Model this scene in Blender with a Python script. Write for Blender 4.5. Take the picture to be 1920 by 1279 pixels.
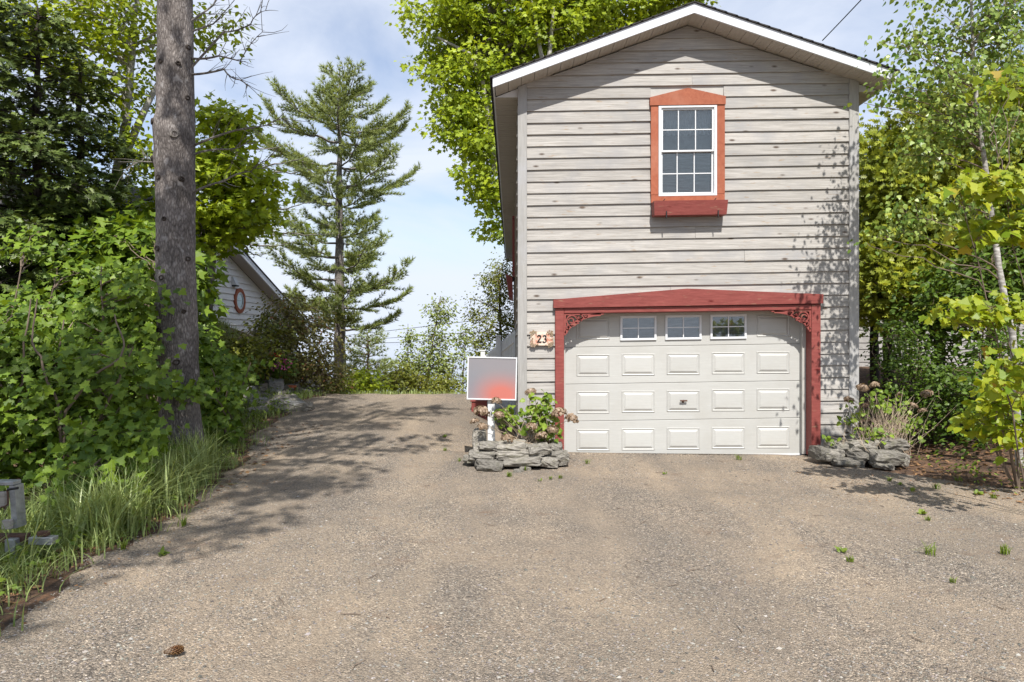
import bpy, math, random
import numpy as np
from mathutils import Vector, Matrix, noise

random.seed(11)
rng = np.random.default_rng(11)
for o in list(bpy.data.objects):
    bpy.data.objects.remove(o)
SC = bpy.context.scene
COL = SC.collection
R = math.radians

# ------------------------------------------------------------------ camera
CAM_Z, F, CX, CY = 1.56, 1280.0, 960.0, 639.5
cam_d = bpy.data.cameras.new('camera')
cam_d.lens, cam_d.sensor_width = 24.0, 36.0
cam_d.clip_end = 6000
cam = bpy.data.objects.new('camera', cam_d)
COL.objects.link(cam)
cam.location = (0, 0, CAM_Z)
cam.rotation_euler = (R(90), 0, 0)
SC.camera = cam

# ------------------------------------------------------------------ light
SUN = Vector((0.11, -1.0, 1.31)).normalized()          # towards the sun
SUN_EL = math.asin(SUN.z)
world = bpy.data.worlds.new('World')
SC.world = world
world.use_nodes = True
wn, wl = world.node_tree.nodes, world.node_tree.links
wn.clear()
w_out = wn.new('ShaderNodeOutputWorld')
w_bg = wn.new('ShaderNodeBackground')
w_bg.inputs['Strength'].default_value = 0.122
w_sky = wn.new('ShaderNodeTexSky')
w_sky.sky_type = 'NISHITA'
w_sky.sun_disc = False
w_sky.sun_elevation = SUN_EL
w_sky.sun_rotation = math.atan2(SUN.x, SUN.y)
w_sky.air_density, w_sky.dust_density, w_sky.ozone_density = 0.9, 0.25, 2.5
w_tc = wn.new('ShaderNodeTexCoord')
w_map = wn.new('ShaderNodeMapping')
w_map.inputs['Scale'].default_value = (1.0, 1.0, 2.6)
w_n = wn.new('ShaderNodeTexNoise')
w_n.inputs['Scale'].default_value = 2.4
w_n.inputs['Detail'].default_value = 7
w_n.inputs['Roughness'].default_value = 0.56
w_n.inputs['Distortion'].default_value = 0.5
w_r = wn.new('ShaderNodeValToRGB')
w_r.color_ramp.elements[0].position, w_r.color_ramp.elements[0].color = 0.36, (0.34, 0.34, 0.34, 1)
w_r.color_ramp.elements[1].position, w_r.color_ramp.elements[1].color = 0.62, (0.92, 0.92, 0.92, 1)
w_mix = wn.new('ShaderNodeMixRGB')
w_mix.inputs['Color2'].default_value = (4.75, 5.1, 5.8, 1)
wl.new(w_tc.outputs['Generated'], w_map.inputs['Vector'])
wl.new(w_map.outputs['Vector'], w_n.inputs['Vector'])
wl.new(w_n.outputs['Fac'], w_r.inputs['Fac'])
wl.new(w_r.outputs['Color'], w_mix.inputs['Fac'])
w_cap = wn.new('ShaderNodeMixRGB')
w_cap.blend_type = 'DARKEN'
w_cap.inputs['Fac'].default_value = 1.0
w_cap.inputs['Color2'].default_value = (4.5, 5.0, 5.9, 1)
wl.new(w_sky.outputs['Color'], w_cap.inputs['Color1'])
wl.new(w_cap.outputs['Color'], w_mix.inputs['Color1'])
wl.new(w_mix.outputs['Color'], w_bg.inputs['Color'])
wl.new(w_bg.outputs['Background'], w_out.inputs['Surface'])

sun_d = bpy.data.lights.new('sun', 'SUN')
sun_d.energy, sun_d.angle, sun_d.color = 4.6, R(0.55), (1.0, 0.962, 0.905)
sun = bpy.data.objects.new('sun', sun_d)
COL.objects.link(sun)
sun.rotation_euler = (-SUN).to_track_quat('-Z', 'Y').to_euler()
sun.location = (0, -20, 30)

SC.view_settings.view_transform = 'Standard'
SC.view_settings.look = 'None'
SC.view_settings.gamma = 1.0
SC.view_settings.use_curve_mapping = False
SC.view_settings.exposure = 0.6
SC.cycles.max_bounces = 6
SC.cycles.transparent_max_bounces = 8


# ------------------------------------------------------------------ helpers
def W(px, py, Y):
    """the point at depth Y that the photograph shows at pixel (px, py)"""
    return Vector(((px - CX) / F * Y, Y, CAM_Z - (py - CY) / F * Y))


def unit(a):
    a = np.asarray(a, float)
    return a / np.maximum(np.linalg.norm(a, axis=-1, keepdims=True), 1e-9)


class G:
    """collects faces; build() links them as one mesh object"""
    def __init__(s):
        s.v, s.f, s.n = [], [], 0

    def add(s, v, f, tint=0.5, mat=0):
        v = np.asarray(v, float).reshape(-1, 3)
        f = np.asarray(f, int)
        if f.ndim == 1:
            f = f.reshape(1, -1)
        t = np.full(len(f), tint, float) if np.isscalar(tint) else np.asarray(tint, float)
        s.f.append((f + s.n, t, mat))
        s.v.append(v)
        s.n += len(v)

    def mesh(s, name, mats, smooth=False, shear=0.0):
        v = np.concatenate(s.v)
        if shear:
            v = v.copy()
            v[:, 2] += shear * (v[:, 0] - 2.35)
        me = bpy.data.meshes.new(name)
        me.vertices.add(len(v))
        me.vertices.foreach_set('co', v.ravel())
        loops = np.concatenate([f.ravel() for f, _, _ in s.f])
        tot = np.concatenate([np.full(len(f), f.shape[1]) for f, _, _ in s.f])
        start = np.concatenate([[0], np.cumsum(tot)[:-1]])
        me.loops.add(len(loops))
        me.loops.foreach_set('vertex_index', loops.astype(np.int32))
        me.polygons.add(len(tot))
        me.polygons.foreach_set('loop_start', start.astype(np.int32))
        me.polygons.foreach_set('loop_total', tot.astype(np.int32))
        me.polygons.foreach_set('material_index', np.concatenate([np.full(len(f), m) for f, _, m in s.f]).astype(np.int32))
        me.polygons.foreach_set('use_smooth', np.full(len(tot), bool(smooth)))
        at = me.attributes.new('tint', 'FLOAT', 'FACE')
        at.data.foreach_set('value', np.concatenate([t for _, t, _ in s.f]).astype(np.float32))
        for m in (mats if isinstance(mats, (list, tuple)) else [mats]):
            me.materials.append(m)
        me.update(calc_edges=True)
        me.validate()
        return me

    def build(s, name, mats, parent=None, smooth=False, shear=0.0):
        return link(name, s.mesh(name, mats, smooth, shear), parent)


def link(name, me, parent=None, loc=None, rot=None, scale=None):
    o = bpy.data.objects.new(name, me)
    COL.objects.link(o)
    if loc is not None:
        o.location = loc
    if rot is not None:
        o.rotation_euler = rot
    if scale is not None:
        o.scale = scale
    if parent is not None:
        o.parent = parent
        o.matrix_parent_inverse = WORLD[parent.name].inverted()
    WORLD[o.name] = Matrix.LocRotScale(o.location, o.rotation_euler, o.scale)
    return o


WORLD = {}


def thing(name, label, cat, loc=(0, 0, 0), group=None):
    o = link(name, None, None, loc)
    return tag(o, label, cat, group)


def tag(o, label=None, cat=None, group=None, kind=None):
    if label:
        o['label'] = label
    if cat:
        o['category'] = cat
    if group:
        o['group'] = group
    if kind:
        o['kind'] = kind
    return o


BOXF = [[0, 3, 2, 1], [4, 5, 6, 7], [0, 1, 5, 4], [1, 2, 6, 5], [2, 3, 7, 6], [3, 0, 4, 7]]


def box(g, x0, x1, y0, y1, z0, z1, tint=0.5, mat=0):
    v = [(x0, y0, z0), (x1, y0, z0), (x1, y1, z0), (x0, y1, z0), (x0, y0, z1), (x1, y0, z1), (x1, y1, z1), (x0, y1, z1)]
    g.add(v, BOXF, tint, mat)


def cbox(g, x0, x1, y0, y1, z0, z1, b=0.004, mat=0):
    """a box with chamfered edges"""
    v, idx = [], {}
    for sx in (0, 1):
        for sy in (0, 1):
            for sz in (0, 1):
                c = [(x0, x1)[sx], (y0, y1)[sy], (z0, z1)[sz]]
                d = [(b, -b)[sx], (b, -b)[sy], (b, -b)[sz]]
                for ax in range(3):
                    p = [c[k] + (0 if k == ax else d[k]) for k in range(3)]
                    idx[(sx, sy, sz, ax)] = len(v)
                    v.append(p)
    fs4, fs3 = [], []
    for ax in range(3):
        o = [k for k in range(3) if k != ax]
        for s in (0, 1):
            q = []
            for a, c in ((0, 0), (1, 0), (1, 1), (0, 1)):
                k = [0, 0, 0]
                k[ax], k[o[0]], k[o[1]] = s, a, c
                q.append(idx[(*k, ax)])
            flip = (s == 1) ^ (ax == 1)
            fs4.append(q if flip else q[::-1])
        for a in (0, 1):
            for c in (0, 1):
                k0, k1 = [0, 0, 0], [0, 0, 0]
                k0[o[0]], k0[o[1]], k0[ax] = a, c, 0
                k1[o[0]], k1[o[1]], k1[ax] = a, c, 1
                q = [idx[(*k0, o[0])], idx[(*k1, o[0])], idx[(*k1, o[1])], idx[(*k0, o[1])]]
                fs4.append(q)
    for sx in (0, 1):
        for sy in (0, 1):
            for sz in (0, 1):
                fs3.append([idx[(sx, sy, sz, k)] for k in range(3)])
    n = g.n
    g.add(v, fs4, 0.5, mat)
    g.f.append((np.array(fs3) + n, np.full(8, 0.5), mat))


def prism(g, poly, y0, y1, tint=0.5, mat=0):
    """a polygon in x,z pushed from y0 to y1"""
    n = len(poly)
    v = [(x, y0, z) for x, z in poly] + [(x, y1, z) for x, z in poly]
    base = g.n
    g.add(v, [[i, (i + 1) % n, n + (i + 1) % n, n + i] for i in range(n)], tint, mat)
    g.f.append((np.array([list(range(n))[::-1]]) + base, np.array([tint]), mat))
    g.f.append((np.array([list(range(n, 2 * n))]) + base, np.array([tint]), mat))


def tube(g, path, rad, sides=6, tint=0.5, mat=0, cap=False):
    p = np.asarray([tuple(q) for q in path], float)
    n = len(p)
    r = np.full(n, rad, float) if np.isscalar(rad) else np.asarray(rad, float)
    t = np.gradient(p, axis=0)
    t = unit(t)
    ref = np.array([0.0, 0, 1]) if abs(t[0, 2]) < 0.9 else np.array([1.0, 0, 0])
    a = unit(np.cross(t, ref))
    b = np.cross(t, a)
    th = np.linspace(0, 2 * np.pi, sides, endpoint=False)
    v = (p[:, None] + r[:, None, None] * (np.cos(th)[None, :, None] * a[:, None] + np.sin(th)[None, :, None] * b[:, None])).reshape(-1, 3)
    i, j = np.meshgrid(np.arange(n - 1), np.arange(sides), indexing='ij')
    k = (j + 1) % sides
    f = np.stack([i * sides + j, i * sides + k, (i + 1) * sides + k, (i + 1) * sides + j], -1).reshape(-1, 4)
    base = g.n
    g.add(v, f, tint, mat)
    if cap:
        g.f.append((np.array([list(range(sides))[::-1]]) + base, np.array([tint]), mat))
        g.f.append((np.array([list(range((n - 1) * sides, n * sides))]) + base, np.array([tint]), mat))


def curve(p0, p1, p2, n=8):
    t = np.linspace(0, 1, n)[:, None]
    p0, p1, p2 = (np.asarray(tuple(p), float) for p in (p0, p1, p2))
    return (1 - t) ** 2 * p0 + 2 * t * (1 - t) * p1 + t ** 2 * p2


# ------------------------------------------------------------------ leaf shapes (stalk at 0,0, tip at 0,1)
def sym(half):
    return np.array([(0, 0)] + half + [(-x, y) for x, y in half[::-1] if x > 1e-6], float)


SH_MAPLE = sym([(0.12, 0.05), (0.40, -0.05), (0.42, 0.17), (0.64, 0.37), (0.47, 0.48), (0.30, 0.53), (0.31, 0.74), (0.15, 0.74), (0.0, 1.0)])
SH_STAR = sym([(0.42, 0.05), (0.30, 0.26), (0.55, 0.55), (0.20, 0.58), (0.0, 1.0)])
SH_OVAL = sym([(0.22, 0.22), (0.27, 0.5), (0.15, 0.8), (0.0, 1.0)])
SH_BIRCH = sym([(0.34, 0.16), (0.36, 0.4), (0.18, 0.75), (0.0, 1.0)])
SH_BROAD = sym([(0.26, 0.08), (0.40, 0.32), (0.36, 0.58), (0.16, 0.86), (0.0, 1.0)])
SH_SPRAY = sym([(0.06, 0.12), (0.34, 0.30), (0.10, 0.32), (0.36, 0.56), (0.10, 0.55), (0.26, 0.80), (0.06, 0.78), (0.0, 1.0)])
SH_DIA = np.array([(0, 0), (0.3, 0.45), (0, 1), (-0.3, 0.45)], float)


def leaves(g, pos, axis, norm, size, shape, tint, fold=0.18, droop=0.12, mat=0):
    pos, axis, norm = (np.asarray(a, float) for a in (pos, axis, norm))
    N = len(pos)
    size = np.broadcast_to(np.asarray(size, float), (N,))
    axis = unit(axis - 0)
    side = unit(np.cross(axis, norm))
    nn = np.cross(side, axis)
    k = len(shape)
    sx, sy = shape[:, 0], shape[:, 1]
    h = fold * np.abs(sx) - droop * sy ** 2
    v = pos[:, None] + size[:, None, None] * (sx[None, :, None] * side[:, None] + sy[None, :, None] * axis[:, None] + h[None, :, None] * nn[:, None])
    f = np.arange(N * k).reshape(N, k)
    g.add(v.reshape(-1, 3), f, np.broadcast_to(np.asarray(tint, float), (N,)), mat)


# ------------------------------------------------------------------ materials
def new_mat(name):
    m = bpy.data.materials.new(name)
    m.use_nodes = True
    nt = m.node_tree
    b = nt.nodes['Principled BSDF']
    return m, nt.nodes, nt.links, b


def ramp(n, stops, interp='LINEAR'):
    r = n.new('ShaderNodeValToRGB')
    cr = r.color_ramp
    cr.interpolation = interp
    while len(cr.elements) < len(stops):
        cr.elements.new(0.5)
    for e, (p, c) in zip(cr.elements, stops):
        e.position = p
        e.color = (*c, 1) if len(c) == 3 else c
    return r


def tex(n, l, kind, scale, vec=None, **kw):
    t = n.new(kind)
    t.inputs['Scale'].default_value = scale
    for k, v in kw.items():
        if k in t.inputs:
            t.inputs[k].default_value = v
        else:
            setattr(t, k, v)
    if vec is not None:
        l.new(vec, t.inputs['Vector'])
    return t


def coords(n, l, scale=(1, 1, 1), kind='Object', offset_by_object=False):
    tc = n.new('ShaderNodeTexCoord')
    mp = n.new('ShaderNodeMapping')
    mp.inputs['Scale'].default_value = scale
    l.new(tc.outputs[kind], mp.inputs['Vector'])
    if offset_by_object:
        oi = n.new('ShaderNodeObjectInfo')
        mu = n.new('ShaderNodeMath')
        mu.operation = 'MULTIPLY'
        mu.inputs[1].default_value = 37.0
        l.new(oi.outputs['Random'], mu.inputs[0])
        cb = n.new('ShaderNodeCombineXYZ')
        for i in range(3):
            l.new(mu.outputs[0], cb.inputs[i])
        l.new(cb.outputs[0], mp.inputs['Location'])
    return mp.outputs['Vector']


def mixc(n, l, fac, a, b, mode='MIX'):
    m = n.new('ShaderNodeMixRGB')
    m.blend_type = mode
    for s, x in (('Fac', fac), ('Color1', a), ('Color2', b)):
        if hasattr(x, 'is_linked') or hasattr(x, 'links'):
            l.new(x, m.inputs[s])
        else:
            m.inputs[s].default_value = x if s == 'Fac' else (*x, 1)
    return m.outputs['Color']


def bump(n, l, h, strength, dist, bsdf):
    b = n.new('ShaderNodeBump')
    b.inputs['Strength'].default_value = strength
    b.inputs['Distance'].default_value = dist
    l.new(h, b.inputs['Height'])
    l.new(b.outputs['Normal'], bsdf.inputs['Normal'])
    return b


def plain(name, col, rough=0.6, var=0.12, scale=9, metallic=0.0, bstr=0.15, spec=0.3):
    """paint, metal, plastic: the colour with uneven wear"""
    m, n, l, b = new_mat(name)
    v = coords(n, l)
    t = tex(n, l, 'ShaderNodeTexNoise', scale, v, Detail=6, Roughness=0.65)
    lo = tuple(c * (1 - var) for c in col)
    hi = tuple(min(1, c * (1 + var)) for c in col)
    r = ramp(n, [(0.3, lo), (0.7, hi)])
    l.new(t.outputs['Fac'], r.inputs['Fac'])
    l.new(r.outputs['Color'], b.inputs['Base Color'])
    b.inputs['Roughness'].default_value = rough
    b.inputs['Metallic'].default_value = metallic
    b.inputs['Specular IOR Level'].default_value = spec
    t2 = tex(n, l, 'ShaderNodeTexNoise', scale * 8, v, Detail=4)
    bump(n, l, t2.outputs['Fac'], bstr, 0.004, b)
    return m


def wood(name, lo, hi, grain=(1, 14, 14), rough=0.75, knots=None, stain=None, bstr=0.35, offset=True, vmin=0.9):
    """painted or weathered wood, grain along x (or as given)"""
    m, n, l, b = new_mat(name)
    v = coords(n, l, grain, offset_by_object=offset)
    t = tex(n, l, 'ShaderNodeTexNoise', 5.0, v, Detail=8, Roughness=0.7, Distortion=0.6)
    r = ramp(n, [(0.3, lo), (0.68, hi)])
    l.new(t.outputs['Fac'], r.inputs['Fac'])
    col = r.outputs['Color']
    v2 = coords(n, l, (1, 1, 1), offset_by_object=offset)
    if stain:
        s = tex(n, l, 'ShaderNodeTexNoise', 1.7, v2, Detail=5, Roughness=0.6)
        sr = ramp(n, [(0.5, (0, 0, 0)), (0.72, (0.8, 0.8, 0.8))])
        l.new(s.outputs['Fac'], sr.inputs['Fac'])
        col = mixc(n, l, sr.outputs['Color'], col, stain)
    if knots:
        v3 = coords(n, l, (2.2, 5.5, 5.5), offset_by_object=offset)
        k = tex(n, l, 'ShaderNodeTexVoronoi', 1.0, v3, Randomness=1.0)
        kr = ramp(n, [(0.05, (1, 1, 1)), (0.12, (0, 0, 0))])
        l.new(k.outputs['Distance'], kr.inputs['Fac'])
        col = mixc(n, l, kr.outputs['Color'], col, knots)
        v4 = coords(n, l, (1.1, 6, 6), offset_by_object=offset)
        k2 = tex(n, l, 'ShaderNodeTexNoise', 6.0, v4, Detail=3, Roughness=0.5)
        k2r = ramp(n, [(0.64, (0, 0, 0)), (0.74, (0.6, 0.6, 0.6))])
        l.new(k2.outputs['Fac'], k2r.inputs['Fac'])
        col = mixc(n, l, k2r.outputs['Color'], col, (0.30, 0.21, 0.13))
    oi = n.new('ShaderNodeObjectInfo')
    mr = n.new('ShaderNodeMapRange')
    mr.inputs['To Min'].default_value = vmin
    mr.inputs['To Max'].default_value = 1.06
    l.new(oi.outputs['Random'], mr.inputs['Value'])
    hs = n.new('ShaderNodeHueSaturation')
    l.new(mr.outputs[0], hs.inputs['Value'])
    l.new(col, hs.inputs['Color'])
    l.new(hs.outputs['Color'], b.inputs['Base Color'])
    b.inputs['Roughness'].default_value = rough
    b.inputs['Specular IOR Level'].default_value = 0.25
    bump(n, l, t.outputs['Fac'], bstr, 0.006, b)
    return m


def leaf_mat(name, dark, light, by='attr', trans=0.35, gloss=0.45, extra=None):
    m, n, l, b = new_mat(name)
    if by == 'attr':
        a = n.new('ShaderNodeAttribute')
        a.attribute_name = 'tint'
        fac = a.outputs['Fac']
    else:
        a = n.new('ShaderNodeObjectInfo')
        fac = a.outputs['Random']
    r = ramp(n, [(0.0, dark), (1.0, light)] if not extra else [(0.0, dark), (0.9, light), (1.0, extra)])
    l.new(fac, r.inputs['Fac'])
    v = coords(n, l)
    t = tex(n, l, 'ShaderNodeTexNoise', 22, v, Detail=3)
    col = mixc(n, l, 0.22, r.outputs['Color'], t.outputs['Color'], 'SOFT_LIGHT')
    l.new(col, b.inputs['Base Color'])
    b.inputs['Roughness'].default_value = gloss
    b.inputs['Specular IOR Level'].default_value = 0.35
    tr = n.new('ShaderNodeBsdfTranslucent')
    l.new(mixc(n, l, 1.0, col, (1.25, 1.1, 0.5), 'MULTIPLY'), tr.inputs['Color'])
    mx = n.new('ShaderNodeMixShader')
    mx.inputs[0].default_value = trans
    l.new(b.outputs[0], mx.inputs[1])
    l.new(tr.outputs[0], mx.inputs[2])
    l.new(mx.outputs[0], n['Material Output'].inputs['Surface'])
    return m


def bark_mat(name, dark, light, scale=(9, 9, 1.6), strength=0.9, patch=None):
    m, n, l, b = new_mat(name)
    v = coords(n, l, scale)
    vo = tex(n, l, 'ShaderNodeTexVoronoi', 3.0, v, feature='DISTANCE_TO_EDGE')
    no = tex(n, l, 'ShaderNodeTexNoise', 3.5, v, Detail=8, Roughness=0.75, Distortion=0.8)
    mul = mixc(n, l, 0.5, vo.outputs['Distance'], no.outputs['Fac'])
    r = ramp(n, [(0.18, dark), (0.5, light)])
    l.new(mul, r.inputs['Fac'])
    col = r.outputs['Color']
    v2 = coords(n, l, (1, 1, 0.8))
    big = tex(n, l, 'ShaderNodeTexNoise', 2.2, v2, Detail=5, Roughness=0.6)
    br = ramp(n, [(0.35, (0.6, 0.6, 0.6)), (0.7, (1.25, 1.25, 1.25))])
    l.new(big.outputs['Fac'], br.inputs['Fac'])
    col = mixc(n, l, 1.0, col, br.outputs['Color'], 'MULTIPLY')
    if patch:
        pn = tex(n, l, 'ShaderNodeTexNoise', 14, coords(n, l, (1, 1, 0.7)), Detail=5)
        pr = ramp(n, [(0.58, (0, 0, 0)), (0.68, (0.75, 0.75, 0.75))])
        l.new(pn.outputs['Fac'], pr.inputs['Fac'])
        col = mixc(n, l, pr.outputs['Color'], col, patch)
    l.new(col, b.inputs['Base Color'])
    b.inputs['Roughness'].default_value = 0.9
    b.inputs['Specular IOR Level'].default_value = 0.15
    bump(n, l, mul, strength, 0.03, b)
    return m


def rock_mat(name, dark, light, moss=None):
    m, n, l, b = new_mat(name)
    v = coords(n, l, (1, 1, 2.2), offset_by_object=True)
    no = tex(n, l, 'ShaderNodeTexNoise', 3.4, v, Detail=9, Roughness=0.7, Distortion=0.4)
    r = ramp(n, [(0.3, dark), (0.62, light), (0.8, tuple(min(1, c * 1.35) for c in light))])
    l.new(no.outputs['Fac'], r.inputs['Fac'])
    col = r.outputs['Color']
    if moss:
        mn = tex(n, l, 'ShaderNodeTexNoise', 2.0, coords(n, l, offset_by_object=True), Detail=6)
        mr = ramp(n, [(0.52, (0, 0, 0)), (0.66, (0.7, 0.7, 0.7))])
        l.new(mn.outputs['Fac'], mr.inputs['Fac'])
        col = mixc(n, l, mr.outputs['Color'], col, moss)
    oi = n.new('ShaderNodeObjectInfo')
    mr_ = n.new('ShaderNodeMapRange')
    mr_.inputs['To Min'].default_value, mr_.inputs['To Max'].default_value = 0.62, 1.35
    l.new(oi.outputs['Random'], mr_.inputs['Value'])
    hs = n.new('ShaderNodeHueSaturation')
    l.new(mr_.outputs[0], hs.inputs['Value'])
    l.new(col, hs.inputs['Color'])
    l.new(hs.outputs['Color'], b.inputs['Base Color'])
    b.inputs['Roughness'].default_value = 0.85
    bump(n, l, no.outputs['Fac'], 0.8, 0.05, b)
    return m


def gravel_mat():
    """packed tan fines with drifts of loose grey stone, wheel tracks and rusty needle stains"""
    m, n, l, b = new_mat('gravel')
    v = coords(n, l)
    big = tex(n, l, 'ShaderNodeTexNoise', 0.7, v, Detail=6, Roughness=0.62)
    br = ramp(n, [(0.34, (0.275, 0.232, 0.186)), (0.5, (0.345, 0.283, 0.218)), (0.66, (0.425, 0.34, 0.252))])
    l.new(big.outputs['Fac'], br.inputs['Fac'])
    tan_ = br.outputs['Color']
    fine = tex(n, l, 'ShaderNodeTexNoise', 70, v, Detail=6, Roughness=0.8)
    fr = ramp(n, [(0.3, (0.62, 0.62, 0.63)), (0.5, (1, 1, 1)), (0.7, (1.38, 1.36, 1.32))])
    l.new(fine.outputs['Fac'], fr.inputs['Fac'])
    tan_ = mixc(n, l, 0.9, tan_, fr.outputs['Color'], 'MULTIPLY')
    grey = mixc(n, l, 0.5, tan_, (0.31, 0.28, 0.245))
    hgt = None
    for sc, lo, hi, fac in ((105, 0.30, 2.1, 0.9), (210, 0.42, 1.7, 0.7), (44, 0.7, 1.35, 0.35)):
        vo = tex(n, l, 'ShaderNodeTexVoronoi', sc, v, Randomness=1.0)
        sp = n.new('ShaderNodeSeparateColor')
        l.new(vo.outputs['Color'], sp.inputs[0])
        rr = ramp(n, [(0.0, (lo, lo, lo * 1.04)), (0.45, (0.86, 0.86, 0.86)), (0.85, (1.12, 1.08, 1.03)), (1.0, (hi, hi, hi * 0.98))])
        l.new(sp.outputs[0], rr.inputs['Fac'])
        grey = mixc(n, l, fac, grey, rr.outputs['Color'], 'MULTIPLY')
        tan_ = mixc(n, l, fac * 0.38, tan_, rr.outputs['Color'], 'MULTIPLY')
        hgt = hgt or vo.outputs['Distance']
    dr = tex(n, l, 'ShaderNodeTexNoise', 1.15, coords(n, l, (1.0, 0.42, 1)), Detail=8, Roughness=0.66, Distortion=0.5)
    drr = ramp(n, [(0.42, (0, 0, 0)), (0.60, (1, 1, 1))])
    l.new(dr.outputs['Fac'], drr.inputs['Fac'])
    col = mixc(n, l, drr.outputs['Color'], tan_, grey)
    streak = tex(n, l, 'ShaderNodeTexNoise', 1.0, coords(n, l, (1.6, 0.16, 1)), Detail=5, Distortion=0.6)
    sr = ramp(n, [(0.36, (0.80, 0.80, 0.81)), (0.64, (1.18, 1.15, 1.10))])
    l.new(streak.outputs['Fac'], sr.inputs['Fac'])
    col = mixc(n, l, 0.5, col, sr.outputs['Color'], 'MULTIPLY')
    nd = tex(n, l, 'ShaderNodeTexNoise', 1.5, coords(n, l, (1, 1.7, 1)), Detail=10, Roughness=0.75)
    nr = ramp(n, [(0.57, (0, 0, 0)), (0.72, (0.55, 0.55, 0.55))])
    l.new(nd.outputs['Fac'], nr.inputs['Fac'])
    col = mixc(n, l, nr.outputs['Color'], col, (0.19, 0.105, 0.06))
    l.new(col, b.inputs['Base Color'])
    b.inputs['Roughness'].default_value = 0.95
    b.inputs['Specular IOR Level'].default_value = 0.2
    add = n.new('ShaderNodeMath')
    add.operation = 'SUBTRACT'
    l.new(fine.outputs['Fac'], add.inputs[0])
    l.new(hgt, add.inputs[1])
    bump(n, l, add.outputs[0], 0.9, 0.014, b)
    return m


def soil_mat():
    m, n, l, b = new_mat('forest_soil')
    v = coords(n, l)
    t = tex(n, l, 'ShaderNodeTexNoise', 5, v, Detail=9, Roughness=0.75)
    r = ramp(n, [(0.3, (0.035, 0.022, 0.014)), (0.5, (0.10, 0.058, 0.034)), (0.66, (0.19, 0.11, 0.062)), (0.8, (0.27, 0.19, 0.125))])
    l.new(t.outputs['Fac'], r.inputs['Fac'])
    vo = tex(n, l, 'ShaderNodeTexVoronoi', 34, coords(n, l, (1, 0.35, 1)))
    sp = n.new('ShaderNodeSeparateColor')
    l.new(vo.outputs['Color'], sp.inputs[0])
    rr = ramp(n, [(0, (0.4, 0.4, 0.4)), (0.6, (1, 1, 1)), (1, (1.8, 1.6, 1.4))])
    l.new(sp.outputs[0], rr.inputs['Fac'])
    col = mixc(n, l, 0.7, r.outputs['Color'], rr.outputs['Color'], 'MULTIPLY')
    l.new(col, b.inputs['Base Color'])
    b.inputs['Roughness'].default_value = 0.95
    bump(n, l, t.outputs['Fac'], 0.9, 0.06, b)
    return m


M = {}
M['gravel'] = gravel_mat()
M['soil'] = soil_mat()
M['siding'] = wood('whitewashed_siding', (0.245, 0.229, 0.209), (0.475, 0.451, 0.42), (0.45, 12, 12), 0.8, knots=(0.10, 0.075, 0.06), stain=(0.29, 0.285, 0.285), bstr=0.3)
M['neighbour'] = plain('weathered_grey_boards', (0.30, 0.285, 0.27), 0.8, 0.2)
M['corner'] = wood('whitewashed_corner', (0.29, 0.28, 0.265), (0.41, 0.40, 0.38), (10, 10, 0.6), 0.8, stain=(0.40, 0.40, 0.41), bstr=0.3)
M['house_siding'] = plain('pale_house_siding', (0.74, 0.72, 0.69), 0.6, 0.05)
M['red'] = wood('red_stain', (0.175, 0.040, 0.034), (0.29, 0.078, 0.066), (1, 8, 8), 0.55, knots=(0.12, 0.012, 0.01), bstr=0.25, vmin=0.92)
M['orange'] = wood('faded_orange_stain', (0.26, 0.072, 0.036), (0.36, 0.115, 0.06), (3, 9, 3), 0.65, stain=(0.38, 0.16, 0.10), bstr=0.2)
M['white'] = plain('white_vinyl', (0.66, 0.67, 0.68), 0.4, 0.03, 4, bstr=0.03, spec=0.4)
M['fascia'] = plain('white_metal_fascia', (0.66, 0.68, 0.72), 0.35, 0.02, 3, bstr=0.02, spec=0.45)
M['soffit'] = plain('pale_vinyl_soffit', (0.46, 0.425, 0.385), 0.55, 0.04, 3, bstr=0.05)
M['door'] = wood('embossed_white_door', (0.415, 0.412, 0.39), (0.47, 0.467, 0.443), (0.7, 12, 12), 0.45, stain=(0.40, 0.39, 0.36), bstr=0.12, offset=False, vmin=0.98)
M['jamb'] = plain('grey_weatherstrip', (0.42, 0.41, 0.38), 0.6, 0.08)
M['black'] = plain('black_metal', (0.02, 0.018, 0.018), 0.5, 0.2)
M['shingle'] = plain('dark_shingle', (0.045, 0.042, 0.042), 0.95, 0.5, 40, bstr=0.8)
M['curtain'] = plain('grey_lace_curtain', (0.44, 0.45, 0.45), 0.9, 0.2, 14)
M['room'] = plain('dim_room', (0.25, 0.255, 0.25), 0.9, 0.3, 5)
M['screen'] = wood('grey_window_screen', (0.15, 0.15, 0.148), (0.36, 0.36, 0.352), (0.8, 10, 9), 0.8, bstr=0.1, offset=False)
M['terracotta'] = plain('terracotta', (0.46, 0.14, 0.065), 0.8, 0.2, 20)
M['galv'] = plain('galvanised_steel', (0.36, 0.37, 0.38), 0.45, 0.3, 16, metallic=0.6, bstr=0.3)
M['rust'] = plain('rusty_steel', (0.10, 0.055, 0.04), 0.85, 0.5, 22, bstr=0.5)
M['bleached'] = wood('bleached_wood', (0.27, 0.24, 0.21), (0.44, 0.40, 0.36), (1, 8, 8))
M['slate'] = rock_mat('grey_ledge_stone', (0.09, 0.083, 0.072), (0.38, 0.35, 0.30), moss=(0.16, 0.15, 0.10))
M['fieldstone'] = rock_mat('pale_field_stone', (0.16, 0.155, 0.15), (0.42, 0.41, 0.39))
M['pine_bark'] = bark_mat('pine_bark', (0.085, 0.072, 0.066), (0.36, 0.32, 0.295), (13, 13, 4.2), 1.0, patch=(0.37, 0.345, 0.33))
M['grey_bark'] = bark_mat('grey_bark', (0.10, 0.09, 0.08), (0.32, 0.29, 0.26), (8, 8, 2), 0.6)
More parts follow.
